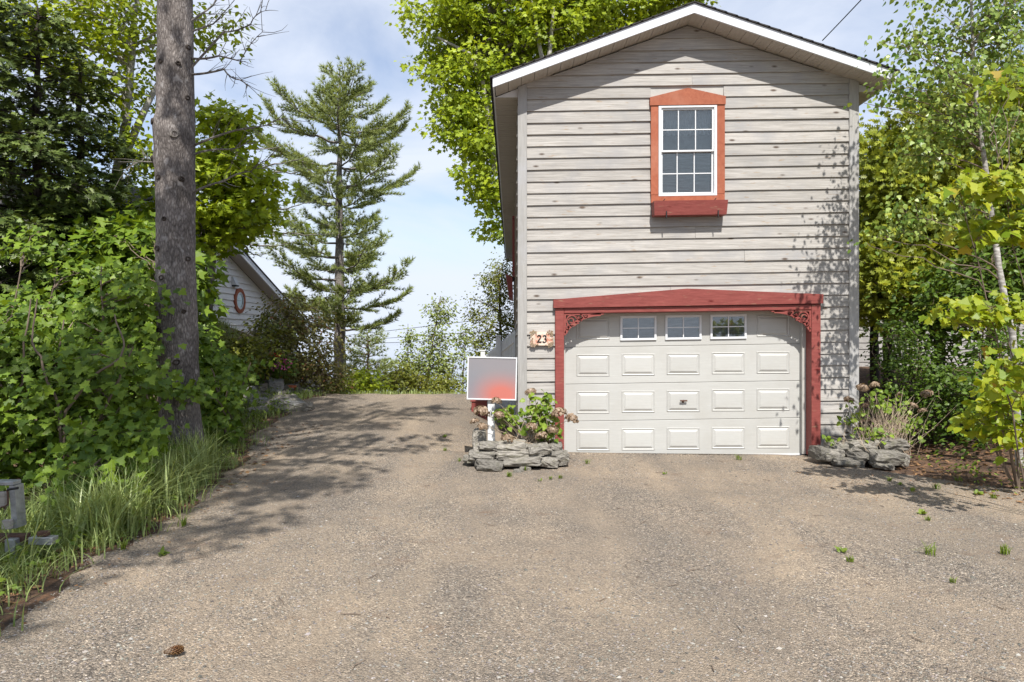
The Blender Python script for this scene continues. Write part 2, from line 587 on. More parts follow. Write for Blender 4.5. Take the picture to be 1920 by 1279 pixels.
M['pale_bark'] = bark_mat('pale_birch_bark', (0.26, 0.24, 0.21), (0.62, 0.60, 0.56), (3, 3, 9), 0.4, patch=(0.20, 0.18, 0.16))
M['twig'] = plain('brown_twig', (0.16, 0.12, 0.09), 0.9, 0.3)
M['pale_twig'] = plain('dry_twig', (0.38, 0.30, 0.22), 0.9, 0.25)
M['dark_bark'] = bark_mat('dark_bark', (0.028, 0.022, 0.019), (0.10, 0.082, 0.07), (7, 7, 1.5), 0.8)
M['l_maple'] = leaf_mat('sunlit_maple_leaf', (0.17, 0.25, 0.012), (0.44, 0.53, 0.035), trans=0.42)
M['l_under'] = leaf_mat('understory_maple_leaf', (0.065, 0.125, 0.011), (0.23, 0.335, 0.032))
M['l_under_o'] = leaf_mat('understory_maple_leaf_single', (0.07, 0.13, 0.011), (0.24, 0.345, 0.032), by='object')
M['l_yellow'] = leaf_mat('yellow_green_maple_leaf', (0.15, 0.25, 0.012), (0.40, 0.44, 0.025), by='object', trans=0.42, extra=(0.42, 0.29, 0.05))
M['l_yellow_a'] = leaf_mat('yellow_green_leaf', (0.15, 0.24, 0.012), (0.38, 0.42, 0.025), trans=0.45)
M['l_birch'] = leaf_mat('birch_leaf', (0.10, 0.18, 0.025), (0.33, 0.42, 0.10), gloss=0.32)
M['l_pine'] = leaf_mat('pine_needle', (0.145, 0.195, 0.07), (0.44, 0.51, 0.19), trans=0.35)
M['l_hemlock'] = leaf_mat('hemlock_spray', (0.038, 0.062, 0.014), (0.155, 0.21, 0.042), trans=0.15)
M['l_cedar'] = leaf_mat('cedar_spray', (0.13, 0.17, 0.016), (0.42, 0.46, 0.055), trans=0.33)
M['l_olive'] = leaf_mat('olive_leaf', (0.09, 0.12, 0.015), (0.25, 0.26, 0.04))
M['l_bronze'] = leaf_mat('bronze_green_leaf', (0.08, 0.085, 0.025), (0.28, 0.26, 0.08), extra=(0.30, 0.15, 0.07))
M['l_poplar'] = leaf_mat('pale_poplar_leaf', (0.14, 0.19, 0.04), (0.36, 0.42, 0.14))
M['l_shrub'] = leaf_mat('dark_shrub_leaf', (0.035, 0.07, 0.008), (0.15, 0.24, 0.03))
M['l_hydr'] = leaf_mat('hydrangea_leaf', (0.09, 0.16, 0.018), (0.26, 0.36, 0.04), by='object')
M['l_dry'] = leaf_mat('dry_flower_head', (0.20, 0.13, 0.08), (0.42, 0.32, 0.23), trans=0.2)
M['grass'] = leaf_mat('tall_grass_blade', (0.14, 0.20, 0.05), (0.44, 0.52, 0.20), trans=0.3, gloss=0.35)
M['weed'] = leaf_mat('weed_leaf', (0.09, 0.15, 0.015), (0.23, 0.31, 0.045))
M['litter'] = leaf_mat('dead_leaf', (0.10, 0.05, 0.025), (0.33, 0.19, 0.09), trans=0.1)
M['bloom'] = leaf_mat('magenta_bloom', (0.33, 0.03, 0.14), (0.55, 0.16, 0.42))
M['bloom_red'] = leaf_mat('red_bloom', (0.40, 0.03, 0.02), (0.60, 0.08, 0.04))
M['pebble'] = leaf_mat('pebble', (0.06, 0.055, 0.05), (0.48, 0.44, 0.39), trans=0.0, gloss=0.9)


def glass_mat():
    m, n, l, b = new_mat('window_glass')
    tr = n.new('ShaderNodeBsdfTransparent')
    tr.inputs['Color'].default_value = (0.86, 0.9, 0.92, 1)
    gl = n.new('ShaderNodeBsdfGlossy')
    gl.inputs['Roughness'].default_value = 0.03
    fr = n.new('ShaderNodeFresnel')
    fr.inputs['IOR'].default_value = 1.6
    mu = n.new('ShaderNodeMath')
    mu.operation = 'MULTIPLY_ADD'
    mu.inputs[1].default_value, mu.inputs[2].default_value = 1.2, 0.05
    l.new(fr.outputs[0], mu.inputs[0])
    mx = n.new('ShaderNodeMixShader')
    l.new(mu.outputs[0], mx.inputs[0])
    l.new(tr.outputs[0], mx.inputs[1])
    l.new(gl.outputs[0], mx.inputs[2])
    l.new(mx.outputs[0], n['Material Output'].inputs['Surface'])
    return m


def sign_mat():
    """the smudged grey print of the sign with its soft red patch"""
    m, n, l, b = new_mat('smudged_sign_print')
    tc = n.new('ShaderNodeTexCoord')
    sep = n.new('ShaderNodeSeparateXYZ')
    l.new(tc.outputs['Object'], sep.inputs[0])

    def spot(cx, cz, rx, rz):
        mp = n.new('ShaderNodeMapping')
        mp.inputs['Location'].default_value = (-cx / rx, 0, -cz / rz)
        mp.inputs['Scale'].default_value = (1 / rx, 0, 1 / rz)
        l.new(tc.outputs['Object'], mp.inputs['Vector'])
        g = n.new('ShaderNodeTexGradient')
        g.gradient_type = 'QUADRATIC_SPHERE'
        l.new(mp.outputs[0], g.inputs[0])
        return g.outputs['Fac']
    col = mixc(n, l, spot(-0.24, -0.12, 0.3, 0.6), (0.225, 0.21, 0.22), (0.19, 0.20, 0.225))
    mu = n.new('ShaderNodeMath')
    mu.operation = 'MULTIPLY'
    mu.use_clamp = True
    mu.inputs[1].default_value = 1.7
    l.new(spot(0.12, -0.2, 0.52, 0.36), mu.inputs[0])
    col = mixc(n, l, mu.outputs[0], col, (0.46, 0.14, 0.11))
    l.new(col, b.inputs['Base Color'])
    b.inputs['Roughness'].default_value = 0.5
    return m


def water_mat():
    m, n, l, b = new_mat('lake_water')
    b.inputs['Base Color'].default_value = (0.10, 0.14, 0.17, 1)
    b.inputs['Roughness'].default_value = 0.04
    return m


M['glass'] = glass_mat()
M['sign'] = sign_mat()
M['water'] = water_mat()


# ------------------------------------------------------------------ terrain
def sm(a, b, x):
    t = np.clip((np.asarray(x, float) - a) / (b - a), 0, 1)
    return t * t * (3 - 2 * t)


def wob(x, y):
    return (np.sin(x * 1.7 + y * 0.6) * np.cos(y * 1.3 - x * 0.4) + 0.5 * np.sin(x * 3.9 - y * 2.7 + 1.3) + 0.3 * np.sin(x * 7.1 + y * 6.3))


def height(x, y):
    x, y = np.asarray(x, float), np.asarray(y, float)
    ramp_ = 0.42 * sm(7.2, 14.2, y) * (1 - sm(-1.05, -0.12, x) * sm(6, 9, y))
    ramp_ = np.where(y > 30, 0.42, ramp_)
    h = ramp_
    back = np.maximum(y - 14.6, 0)
    fall = np.minimum(0.09 * back + 0.010 * back ** 2, 12.0)
    left = 1.65 * sm(-4.25, -6.9, x) * sm(9.2, 15, y)
    fall = fall * (1 - 0.75 * sm(-6, -9, x) * (1 - sm(24, 45, y)))
    fall = fall * (1 - sm(2.5, 6, x) * (1 - sm(26, 45, y)) * 0.9)
    h = h - fall + left
    h = h - 0.10 * sm(-3.1, -3.9, x) * (1 - sm(7, 9, y))
    h = h + 0.95 * sm(4.75, 8.6, x) * sm(5.0, 8.0, y) * (1 - sm(26, 45, y))
    h = h + 0.25 * sm(5.6, 9, x) * (1 - sm(5.0, 8.0, y))
    h = h + 0.012 * wob(x, y) * (1 - sm(20, 40, np.abs(x) + y))
    h = h - 0.018 * (np.exp(-((x + 2.6) / 0.22) ** 2) + np.exp(-((x + 1.1) / 0.22) ** 2)) * sm(2, 5, y)
    return h


def hz(x, y):
    return float(height(x, y))


def hit(px, py, y0=2.0, y1=40.0):
    """where the ray through a pixel first meets the ground"""
    y = y0
    while y < y1:
        p = W(px, py, y)
        if p.z <= hz(p.x, y):
            return p
        y += 0.02
    return W(px, py, y1)


def sheet(xs, ys, zf):
    X, Y = np.meshgrid(xs, ys, indexing='xy')
    Z = zf(X, Y)
    nx, ny = len(xs), len(ys)
    i, j = np.meshgrid(np.arange(ny - 1), np.arange(nx - 1), indexing='ij')
    f = np.stack([i * nx + j, i * nx + j + 1, (i + 1) * nx + j + 1, (i + 1) * nx + j], -1).reshape(-1, 4)
    return np.stack([X, Y, Z], -1).reshape(-1, 3), f


xs = np.concatenate([[-2500, -700, -200, -80, -45, -30, -22], np.arange(-18, 18.01, 0.3), [22, 30, 45, 80, 200, 700, 2500]])
ys = np.concatenate([[-2500, -600, -150, -50, -25, -15, -10, -6], np.arange(-4, 24.01, 0.3), np.arange(25, 46, 1.5), [50, 60, 80]])
g = G()
g.add(*sheet(xs, ys, height))
tag(g.build('ground', M['soil'], smooth=True), kind='structure')

# the gravel drive: its sheet dips under the soil along a ragged edge
EDGE_Y = [-30, 2, 3.9, 5.4, 7.6, 9.8, 12, 14.3, 16, 22]
EDGE_X = [-3.1, -2.9, -2.93, -3.05, -3.35, -3.76, -4.02, -4.05, -4.1, -4.3]


def edge_l(y):
    return np.interp(y, EDGE_Y, EDGE_X) + 0.07 * np.sin(y * 2.3) + 0.05 * np.sin(y * 5.9 + 1) + 0.04 * np.sin(y * 13.7) + 0.03 * np.sin(y * 23.1)


def edge_r(y):
    a = 5.0 + np.clip((7.4 - y), -1, 4) * 0.5 + 0.12 * np.sin(y * 2.9) + 0.08 * np.sin(y * 6.7)
    return np.where(y < 9.28, a, -0.12)


yy = np.concatenate([np.arange(-30, -2, 1.5), np.arange(-2, 9.25, 0.16), [9.26, 9.30], np.arange(9.4, 20, 0.2)])
tt = np.linspace(0, 1, 70)
X = edge_l(yy)[:, None] + (edge_r(yy) - edge_l(yy))[:, None] * tt[None]
Yg = np.repeat(yy[:, None], 70, 1)
X[:, 0] += rng.normal(0, .05, len(yy))
Z = height(X, Yg) + 0.013 - 0.05 * np.maximum(sm(0.02, 0, tt), sm(0.985, 1, tt))[None]
i, j = np.meshgrid(np.arange(len(yy) - 1), np.arange(69), indexing='ij')
g = G()
g.add(np.stack([X, Yg, Z], -1).reshape(-1, 3), np.stack([i * 70 + j, i * 70 + j + 1, (i + 1) * 70 + j + 1, (i + 1) * 70 + j], -1).reshape(-1, 4))
tag(g.build('driveway', M['gravel'], smooth=True), kind='structure')

g = G()
g.add([(-4000, 50, -7.5), (4000, 50, -7.5), (4000, 5000, -7.5), (-4000, 5000, -7.5)], [[0, 1, 2, 3]])
tag(g.build('lake', M['water']), kind='structure')

# loose stones on the gravel
N = 80000
yv = 2.2 + 8.0 * rng.random(N) ** 1.5
xv = np.array(edge_l(yv)) + 0.05 + (np.minimum(edge_r(yv), yv * 0.78 + 0.3) - edge_l(yv) - 0.1) * rng.random(N)
keep = (np.abs(xv) < yv * 0.80) & (wob(xv * 0.6 + 3, yv * 0.6) + rng.normal(0, 0.9, N) > -0.4)
xv, yv = xv[keep], yv[keep]
N = len(xv)
sz = 0.0030 + 0.0052 * rng.random(N) ** 3 + 0.0075 * (rng.random(N) > 0.988)
oct_ = np.array([(1, 0, 0), (0, 1, 0), (-1, 0, 0), (0, -1, 0), (0, 0, 0.62), (0, 0, -0.6)], float)
v = oct_[None] * (0.7 + 0.6 * rng.random((N, 6, 1))) * sz[:, None, None] * np.array([1.25, 1.0, 1.0])
a = rng.random(N) * 6.283
c, s = np.cos(a)[:, None], np.sin(a)[:, None]
v = np.stack([v[..., 0] * c - v[..., 1] * s, v[..., 0] * s + v[..., 1] * c, v[..., 2]], -1)
v += np.stack([xv, yv, height(xv, yv) + 0.014], -1)[:, None]
of = np.array([[0, 1, 4], [1, 2, 4], [2, 3, 4], [3, 0, 4]])
f = (of[None] + 6 * np.arange(N)[:, None, None]).reshape(-1, 3)
t = np.clip(rng.beta(2.0, 4.2, N) + 0.35 * (rng.random(N) > 0.975), 0, 1)
g = G()
g.add(v.reshape(-1, 3), f, np.repeat(t, 4))
tag(g.build('gravel', M['pebble']), 'loose grey and tan gravel strewn over the drive', 'gravel', kind='stuff')

# ------------------------------------------------------------------ garage
YW, PPM = 9.14, 140.0                       # the front wall: 140 photo pixels a metre
TILT = 0.0155                               # its boards all climb a little to one side


def gx(px):
    return (px - CX) / PPM


def gz(py, px=1289):
    """height on the front wall before the boards' climb"""
    return CAM_Z - (py - CY) / PPM - TILT * (gx(px) - 2.35)


garage = thing('garage', 'two-storey garage with whitewashed lap siding, white gable fascia and red-framed overhead door', 'garage', (2.35, YW, 0))
XL, XR, XM = gx(971), gx(1608), 2.352
YB = 27.6
Z_AP, SLOPE = 5.93, 0.3535
X_E0, X_E1 = XM - 2.60, XM + 2.60


def rake(x):                                 # top of the roof
    return Z_AP - SLOPE * abs(x - XM)


front = link('front_wall', None, garage, (2.35, YW, 0))
g = G()
wx0, wx1, wz0, wz1 = gx(1234), gx(1341.5), gz(368), gz(201)
for x0_, x1_, z0_, z1_ in ((XL + .01, gx(1040), 0, gz(560)), (gx(1535), XR - .01, 0, gz(560)), (XL + .01, XR - .01, gz(560), wz0), (XL + .01, wx0, wz0, 4.8), (wx1, XR - .01, wz0, 4.8), (wx0, wx1, wz1, 4.8)):
    box(g, x0_, x1_, YW + .002, YW + .1, z0_, z1_)
prism(g, [(XL + .01, 4.8), (XR - .01, 4.8), (XR - 0.01, rake(XR) - 0.2), (XM, Z_AP - 0.2), (XL + 0.01, rake(XL) - 0.2)], YW + 0.002, YW + 0.1)
g.build('wall_sheathing', M['jamb'], front, shear=TILT)

bx0, bx1 = gx(988), gx(1590)
PITCH = 22.0 / PPM
z_ref = gz(187.6, 990)
row0 = z_ref - math.ceil((z_ref - 0.0) / PITCH) * PITCH


def board(x0, x1, z, slope0=None):
    """one lap board, thick at its lower edge; slope0 cuts it to the roof line"""
    zt = z + PITCH + 0.012
    zb = max(z, 0.01)
    n = max(2, int((x1 - x0) / 0.35) + 1)
    g = G()
    v = []
    wob_ = [random.gauss(0, 0.0014) for _ in range(n)]
    pr = random.uniform(-0.002, 0.003)
    top0, top1 = (x0, x1) if slope0 is None else slope0
    for k in range(n):
        u = k / (n - 1)
        xb, xt = x0 + (x1 - x0) * u, top0 + (top1 - top0) * u
        v += [(xb, YW - 0.025 - pr, zb + wob_[k]), (xt, YW - 0.004, zt), (xt, YW + 0.001, zt), (xb, YW + 0.001, zb + wob_[k])]
    f = []
    for k in range(n - 1):
        for q in range(4):
            r = (q + 1) % 4
            f.append([4 * k + q, 4 * (k + 1) + q, 4 * (k + 1) + r, 4 * k + r])
    f += [[0, 1, 2, 3], [4 * n - 1, 4 * n - 2, 4 * n - 3, 4 * n - 4]]
    g.add(v, f)
    g.build('siding_board', M['siding'], front, shear=TILT)


SOF = 0.155                                  # roof top down to the soffit
z = row0
while z < Z_AP - 0.2:
    zt = z + PITCH + 0.012
    lim = lambda zz: (Z_AP - SOF - zz) / SLOPE
    a0, a1 = max(bx0, XM - lim(z)), min(bx1, XM + lim(z))
    b0, b1 = max(bx0, XM - max(lim(zt), 0.01)), min(bx1, XM + max(lim(zt), 0.01))
    if a1 - a0 > 0.1:
        gaps = []
        if zt > gz(379) and z < gz(178):
            gaps = [(gx(1219.5), gx(1356.5))]
        if z < gz(563):
            gaps = [(gx(1041), gx(1534.5))]
        if not gaps:
            if a0 == bx0 and a1 == bx1 and random.random() < 0.6:
                c = random.uniform(0.25, 0.75) * (a1 - a0) + a0
                board(a0, c - 0.0015, z)
                board(c + 0.0015, a1, z)
            else:
                board(a0, a1, z, (b0, b1))
        else:
            board(a0, gaps[0][0], z, (b0, gaps[0][0]))
            board(gaps[0][1], a1, z, (gaps[0][1], b1))
    z += PITCH

for x0, x1 in ((XL, bx0 - 0.002), (bx1 + 0.002, XR)):
    g = G()
    xo = x0 if x0 == XL else x1
    prism(g, [(x0, 0.0), (x1, 0.0), (x1, rake(x1) - 0.141), (x0, rake(x0) - 0.141)], YW - 0.034, YW + 0.06)
    g.build('corner_board', M['corner'], garage, shear=TILT)

# side walls: lap boards running back
for name, xw, sgn in (('side_wall', XL + 0.03, -1), ('side_wall', XR - 0.03, 1)):
    sw = G()
    box(sw, xw - 0.02, xw + 0.02, YW + 0.06, YB, -2.2, 4.84)
    swo = sw.build(name, M['jamb'], garage, shear=TILT)
    z = row0
    while z < 4.82:
        g = G()
        v = []
        for y in (YW + 0.06, YB):
            v += [(xw + sgn * 0.046, y, z), (xw + sgn * 0.024, y, min(z + PITCH + 0.01, 4.83)), (xw + sgn * 0.0195, y, min(z + PITCH + 0.01, 4.83)), (xw + sgn * 0.0195, y, z)]
        g.add(v, [[0, 4, 5, 1], [1, 5, 6, 2], [2, 6, 7, 3], [3, 7, 4, 0], [0, 1, 2, 3], [7, 6, 5, 4]])
        g.build('siding_board', M['siding'], swo, shear=TILT)
        z += PITCH
g = G()
prism(g, [(XL + 0.05, -2.2), (XR - 0.05, -2.2), (XR - 0.05, 4.8), (XM, Z_AP - 0.2), (XL + 0.05, 4.8)], YB - 0.1, YB - 0.002)
g.build('back_wall', M['jamb'], garage, shear=TILT)

# roof with shingle courses, fascia and soffits
YF = 8.80
roof = link('roof', None, garage, (2.35, YW, 4.9))
for sgn in (-1, 1):
    xe = XM + sgn * 2.60
    g = G()
    v = []
    for y in (YF + 0.002, YB + 0.3):
        for x, dz in ((XM, -0.012), (xe, -0.012), (xe, -0.03), (XM, -0.03)):
            v.append((x, y, rake(x) + dz))
    g.add(v, [[0, 1, 2, 3], [7, 6, 5, 4], [0, 4, 5, 1], [1, 5, 6, 2], [2, 6, 7, 3], [3, 7, 4, 0]])
    g.build('roof_deck', M['black'], roof, shear=TILT)
    for k in range(19):                      # shingle courses
        g = G()
        d0, d1 = 2.64 - k * 0.139, max(2.64 - (k + 1) * 0.139 - 0.03, 0.0)
        v = []
        for y in (YF - 0.02, YB + 0.32):
            for d, dz in ((d0, 0.012), (d1, 0.004), (d1, -0.008), (d0, -0.009)):
                v.append((XM + sgn * d, y, Z_AP - SLOPE * d + dz))
        g.add(v, [[0, 1, 2, 3], [7, 6, 5, 4], [0, 4, 5, 1], [1, 5, 6, 2], [2, 6, 7, 3], [3, 7, 4, 0]])
        g.build('shingle_course', M['shingle'], roof, shear=TILT)
    # rake fascia
    g = G()
    p = [(XM, Z_AP - 0.014), (xe, rake(xe) - 0.014), (xe, rake(xe) - 0.137), (XM, Z_AP - 0.137)]
    prism(g, p if sgn > 0 else p[::-1], YF, YF + 0.025)
    g.build('gable_fascia', M['fascia'], roof, shear=TILT)
    # eave fascia
    g = G()
    box(g, min(xe, xe - sgn * 0.022), max(xe, xe - sgn * 0.022), YF + 0.026, YB + 0.3, rake(xe) - 0.14, rake(xe) - 0.032)
    g.build('eave_fascia', M['fascia'], roof, shear=TILT)
    # gable soffit panels
    n = 15
    for k in range(n):
        xa, xb = XM + sgn * 2.575 * k / n, XM + sgn * 2.575 * (k + 1) / n - sgn * 0.006
        g = G()
        v = []
        for x in (xa, xb):
            for y in (YF + 0.026, YW + 0.03):
                zz = rake(x) - 0.135
                v += [(x, y, zz), (x, y, zz + 0.012)]
        g.add(v, [[0, 4, 6, 2], [1, 3, 7, 5], [0, 1, 5, 4], [2, 6, 7, 3], [0, 2, 3, 1], [4, 5, 7, 6]])
        for u in (0.33, 0.66):               # the rib in each panel
            xr_ = xa + (xb - xa) * u
            vv = []
            for x in (xr_, xr_ + 0.006):
                for y in (YF + 0.027, YW + 0.028):
                    vv += [(x, y, rake(x) - 0.1385), (x, y, rake(x) - 0.1345)]
            g.add(vv, [[0, 4, 6, 2], [0, 1, 5, 4], [2, 6, 7, 3], [0, 2, 3, 1], [4, 5, 7, 6]])
        g.build('soffit_panel', M['soffit'], roof, shear=TILT)
    # the little closing board where the gable soffit meets the level eave soffit
    xw = XL + 0.0 if sgn < 0 else XR
    ze = rake(xe) - 0.14
    g = G()
    p = [(xe - sgn * 0.025, ze + 0.002), (xw, ze + 0.002), (xw, rake(xw) - 0.14)]
    prism(g, p if sgn < 0 else p[::-1], YW + 0.032, YW + 0.05)
    g.build('soffit_end', M['fascia'], roof, shear=TILT)
    # level eave soffit panels
    y = YW + 0.052
    while y < YB + 0.28:
        g = G()
        box(g, min(xe - sgn * 0.023, xw), max(xe - sgn * 0.023, xw), y, y + 0.298, ze - 0.0, ze + 0.012)
        for u in (0.10, 0.20):
            box(g, min(xe - sgn * 0.023, xw), max(xe - sgn * 0.023, xw), y + u, y + u + 0.006, ze - 0.004, ze - 0.0005)
        g.build('soffit_panel', M['soffit'], roof, shear=TILT)
        y += 0.306

# upper window with faded orange surround
win = link('window', None, garage, (gx(1288), YW, gz(285)))
YT = YW - 0.05
wz = lambda py: gz(py, 1288)
g = G()
prism(g, [(gx(1217), wz(199.6)), (gx(1358), wz(199.6)), (gx(1358), wz(184.5)), (gx(1287.6), wz(168)), (gx(1217), wz(184.5))], YT - 0.012, YW)
g.build('head_trim', M['orange'], win, shear=TILT)
for a, b_ in ((1219, 1233), (1342.5, 1357)):
    g = G()
    cbox(g, gx(a), gx(b_), YT, YW, wz(366), wz(200), 0.003)
    g.build('side_trim', M['orange'], win, shear=TILT)
g = G()
cbox(g, gx(1219.2), gx(1356.8), YT - 0.001, YW, wz(381), wz(366.4), 0.003)
g.build('sill_trim', M['orange'], win, shear=TILT)
g = G()
for a, b_, c, d in ((1233.3, 1342.2, 200.3, 204.3), (1233.3, 1342.2, 364.5, 369), (1233.3, 1238.5, 204.3, 364.5), (1337, 1342.2, 204.3, 364.5)):
    cbox(g, gx(a), gx(b_), YW - 0.055, YW + 0.03, wz(d), wz(c), 0.003)
g.build('frame', M['white'], win, shear=TILT)


def sash(x0, x1, y0, y1, yf, vs, hs, back):
    s = link('sash', None, win, (gx(1288), YW, wz((y0 + y1) / 2)))
    g = G()
    w = 3.3
    for a, b_, c, d in ((x0, x1, y0, y0 + w), (x0, x1, y1 - w, y1), (x0, x0 + w, y0 + w, y1 - w), (x1 - w, x1, y0 + w, y1 - w)):
        cbox(g, gx(a), gx(b_), yf, yf + 0.03, wz(d), wz(c), 0.002)
    cols = [x0 + w] + vs + [x1 - w]
    rows = [y0 + w] + hs + [y1 - w]
    for m_ in vs:
        box(g, gx(m_ - 0.9), gx(m_ + 0.9), yf + 0.008, yf + 0.016, wz(y1 - w), wz(y0 + w))
    for m_ in hs:
        box(g, gx(x0 + w), gx(x1 - w), yf + 0.0085, yf + 0.0155, wz(m_ + 0.9), wz(m_ - 0.9))
    o = g.build('sash_frame', M['white'], win, shear=TILT)
    for i in range(len(cols) - 1):
        for j in range(len(rows) - 1):
            g = G()
            box(g, gx(cols[i] + 0.2), gx(cols[i + 1] - 0.2), yf + 0.017, yf + 0.020, wz(rows[j + 1] - 0.2), wz(rows[j] + 0.2))
            g.build('pane', M['glass'], win, shear=TILT)
    bpy.data.objects.remove(s)


sash(1238.6, 1336.9, 204.4, 286, YW - 0.035, [1271, 1303], [244.5], None)
sash(1238.6, 1336.9, 282.5, 364.4, YW - 0.008, [1269.5, 1301.5], [325.5], None)
g = G()                                     # pleated lace curtain with a scalloped hem
nx = 90
xs_ = np.linspace(gx(1239), gx(1337), nx)
v, f = [], []
for k, x in enumerate(xs_):
    yy_ = YW + 0.06 + 0.006 * math.sin(k * 1.1)
    hem = wz(249) - 0.022 * abs(math.sin((x - xs_[0]) / (xs_[-1] - xs_[0]) * math.pi * 9))
    v += [(x, yy_, wz(204)), (x, yy_, hem)]
f = [[2 * k, 2 * k + 1, 2 * k + 3, 2 * k + 2] for k in range(nx - 1)]
g.add(v, f)
g.build('curtain', M['curtain'], win, shear=TILT)
g = G()
box(g, gx(1239), gx(1337), YW + 0.085, YW + 0.09, wz(284), wz(203))
g.build('room_shade', M['room'], win, shear=TILT)
g = G()
box(g, gx(1239), gx(1337), YW + 0.032, YW + 0.036, wz(364), wz(285))
g.build('insect_screen', M['screen'], win, shear=TILT)

# flower box under it
fb = link('flower_box', None, garage, (gx(1288), YW - 0.1, wz(395)))
g = G()
zt, zb_, yo = wz(381.6), wz(407.5), YW - 0.21
v = [(gx(1222), yo + 0.03, zb_), (gx(1354.5), yo + 0.03, zb_), (gx(1355), YW - 0.03, zb_), (gx(1221), YW - 0.03, zb_),
     (gx(1220), yo, zt), (gx(1356), yo, zt), (gx(1356), YW - 0.03, zt), (gx(1220), YW - 0.03, zt)]
v = [(2.35 + (x - 2.35) * 1.0 - 0.0, y, z_) for x, y, z_ in v]
g.add(v, BOXF)
g.build('box_body', M['red'], fb, shear=TILT)
for px in (1241.5, 1336.5):
    g = G()
    tube(g, [(gx(px), YT - 0.004, wz(379)), (gx(px + 1), YT - 0.03, wz(377)), (gx(px + 3), YT - 0.03, wz(374.5))], 0.006, 6, cap=True)
    box(g, gx(px + 2) - 0.007, gx(px + 2) + 0.007, yo + 0.012, yo + 0.03, zb_ - 0.045, zb_ + 0.05)
    g.build('bracket', M['black'], fb, shear=TILT)

# overhead door
YD = 9.33
PD = F / YD
dx = lambda px: (px - CX) / PD
dz = lambda py, px=1281: CAM_Z - (py - CY) / PD - TILT * (dx(px) - 2.35)
door = link('overhead_door', None, garage, (dx(1281), YD, 0))
dcx = [1112, 1196.6, 1281, 1365.4, 1449.6]
seams = [582, 648.2, 717.4, 787, 858.5]
pan = G()                                    # raised field with its bead, centred on 0,0


def frame_ring(g, w0, h0, y0_, w1, h1, y1_):
    v = [(-w0, y0_, -h0), (w0, y0_, -h0), (w0, y0_, h0), (-w0, y0_, h0), (-w1, y1_, -h1), (w1, y1_, -h1), (w1, y1_, h1), (-w1, y1_, h1)]
    g.add(v, [[0, 1, 5, 4], [1, 2, 6, 5], [2, 3, 7, 6], [3, 0, 4, 7]])


hw, hh = 31.0 / PD, 20.3 / PD
frame_ring(pan, hw, hh, 0.0, hw - 0.008, hh - 0.008, -0.008)
frame_ring(pan, hw - 0.008, hh - 0.008, -0.008, hw - 0.022, hh - 0.022, 0.0015)
frame_ring(pan, hw - 0.022, hh - 0.022, 0.0015, hw - 0.052, hh - 0.052, -0.0125)
w_, h_ = hw - 0.052, hh - 0.052
pan.add([(-w_, -0.0125, -h_), (w_, -0.0125, -h_), (w_, -0.0125, h_), (-w_, -0.0125, h_)], [[0, 1, 2, 3]])
PAN = pan.mesh('raised_panel', M['door'])
for k in range(4):
    g = G()
    cbox(g, dx(1049), dx(1509), YD, YD + 0.045, dz(seams[k + 1]) + 0.0025, dz(seams[k]) - 0.0015, 0.005)
    sec = g.build('door_section', M['door'], door, shear=TILT)
    for c, px in enumerate(dcx):
        if k == 0 and c in (1, 2, 3):
            continue
        cy_ = (0.5 * (seams[k] + seams[k + 1]) - 0.3) if k else 614
        link('raised_panel', PAN, door, (dx(px), YD - 0.0012, dz(cy_) + TILT * (dx(px) - 2.35)))
    if k == 0:
        for px in dcx[1:4]:
            wo = link('door_window', None, door, (dx(px), YD, dz(614)))
            g = G()
            hw2, z0_, z1_ = 34 / PD, dz(637), dz(591)
            fw = 0.03
            for a in ((-hw2, hw2, z0_, z0_ + fw), (-hw2, hw2, z1_ - fw, z1_), (-hw2, -hw2 + fw, z0_ + fw, z1_ - fw), (hw2 - fw, hw2, z0_ + fw, z1_ - fw)):
                cbox(g, dx(px) + a[0], dx(px) + a[1], YD - 0.02, YD - 0.001, a[2], a[3], 0.003)
            zc = (z0_ + z1_) / 2
            box(g, dx(px) - 0.0065, dx(px) + 0.0065, YD - 0.014, YD - 0.008, z0_ + fw, z1_ - fw)
            box(g, dx(px) - hw2 + fw, dx(px) + hw2 - fw, YD - 0.0135, YD - 0.0085, zc - 0.0065, zc + 0.0065)
            g.build('window_frame', M['white'], door, shear=TILT)
            for sx_ in (-1, 1):
                for sz_ in (-1, 1):
                    g = G()
                    xa, xb = sorted((dx(px) + sx_ * 0.002, dx(px) + sx_ * (hw2 - fw)))
                    za, zb2 = sorted((zc + sz_ * 0.002, zc + sz_ * ((z1_ - z0_) / 2 - fw)))
                    box(g, xa, xb, YD - 0.0075, YD - 0.0055, za, zb2)
                    g.build('pane', M['glass'], door, shear=TILT)
            g = G()
            box(g, dx(px) - hw2 + fw, dx(px) + hw2 - fw, YD - 0.0045, YD - 0.001, z0_ + fw, z1_ - fw)
            g.build('dark_backing', M['screen'], door, shear=TILT)
            bpy.data.objects.remove(wo)
g = G()
tube(g, [(dx(1274), YD - 0.045, dz(751)), (dx(1287), YD - 0.045, dz(751))], 0.011, 8, cap=True)
tube(g, [(dx(1280), YD - 0.005, dz(754)), (dx(1280), YD - 0.045, dz(751))], 0.016, 8, cap=True)
tube(g, [(dx(1280), YD - 0.008, dz(756)), (dx(1280), YD + 0.0, dz(756))], 0.028, 12, cap=True)
g.build('door_handle', M['rust'], door, shear=TILT)
g = G()
box(g, dx(1049), dx(1509), YD - 0.006, YD + 0.03, 0.002, dz(858.5) + 0.001)
g.build('bottom_seal', M['white'], door, shear=TILT)

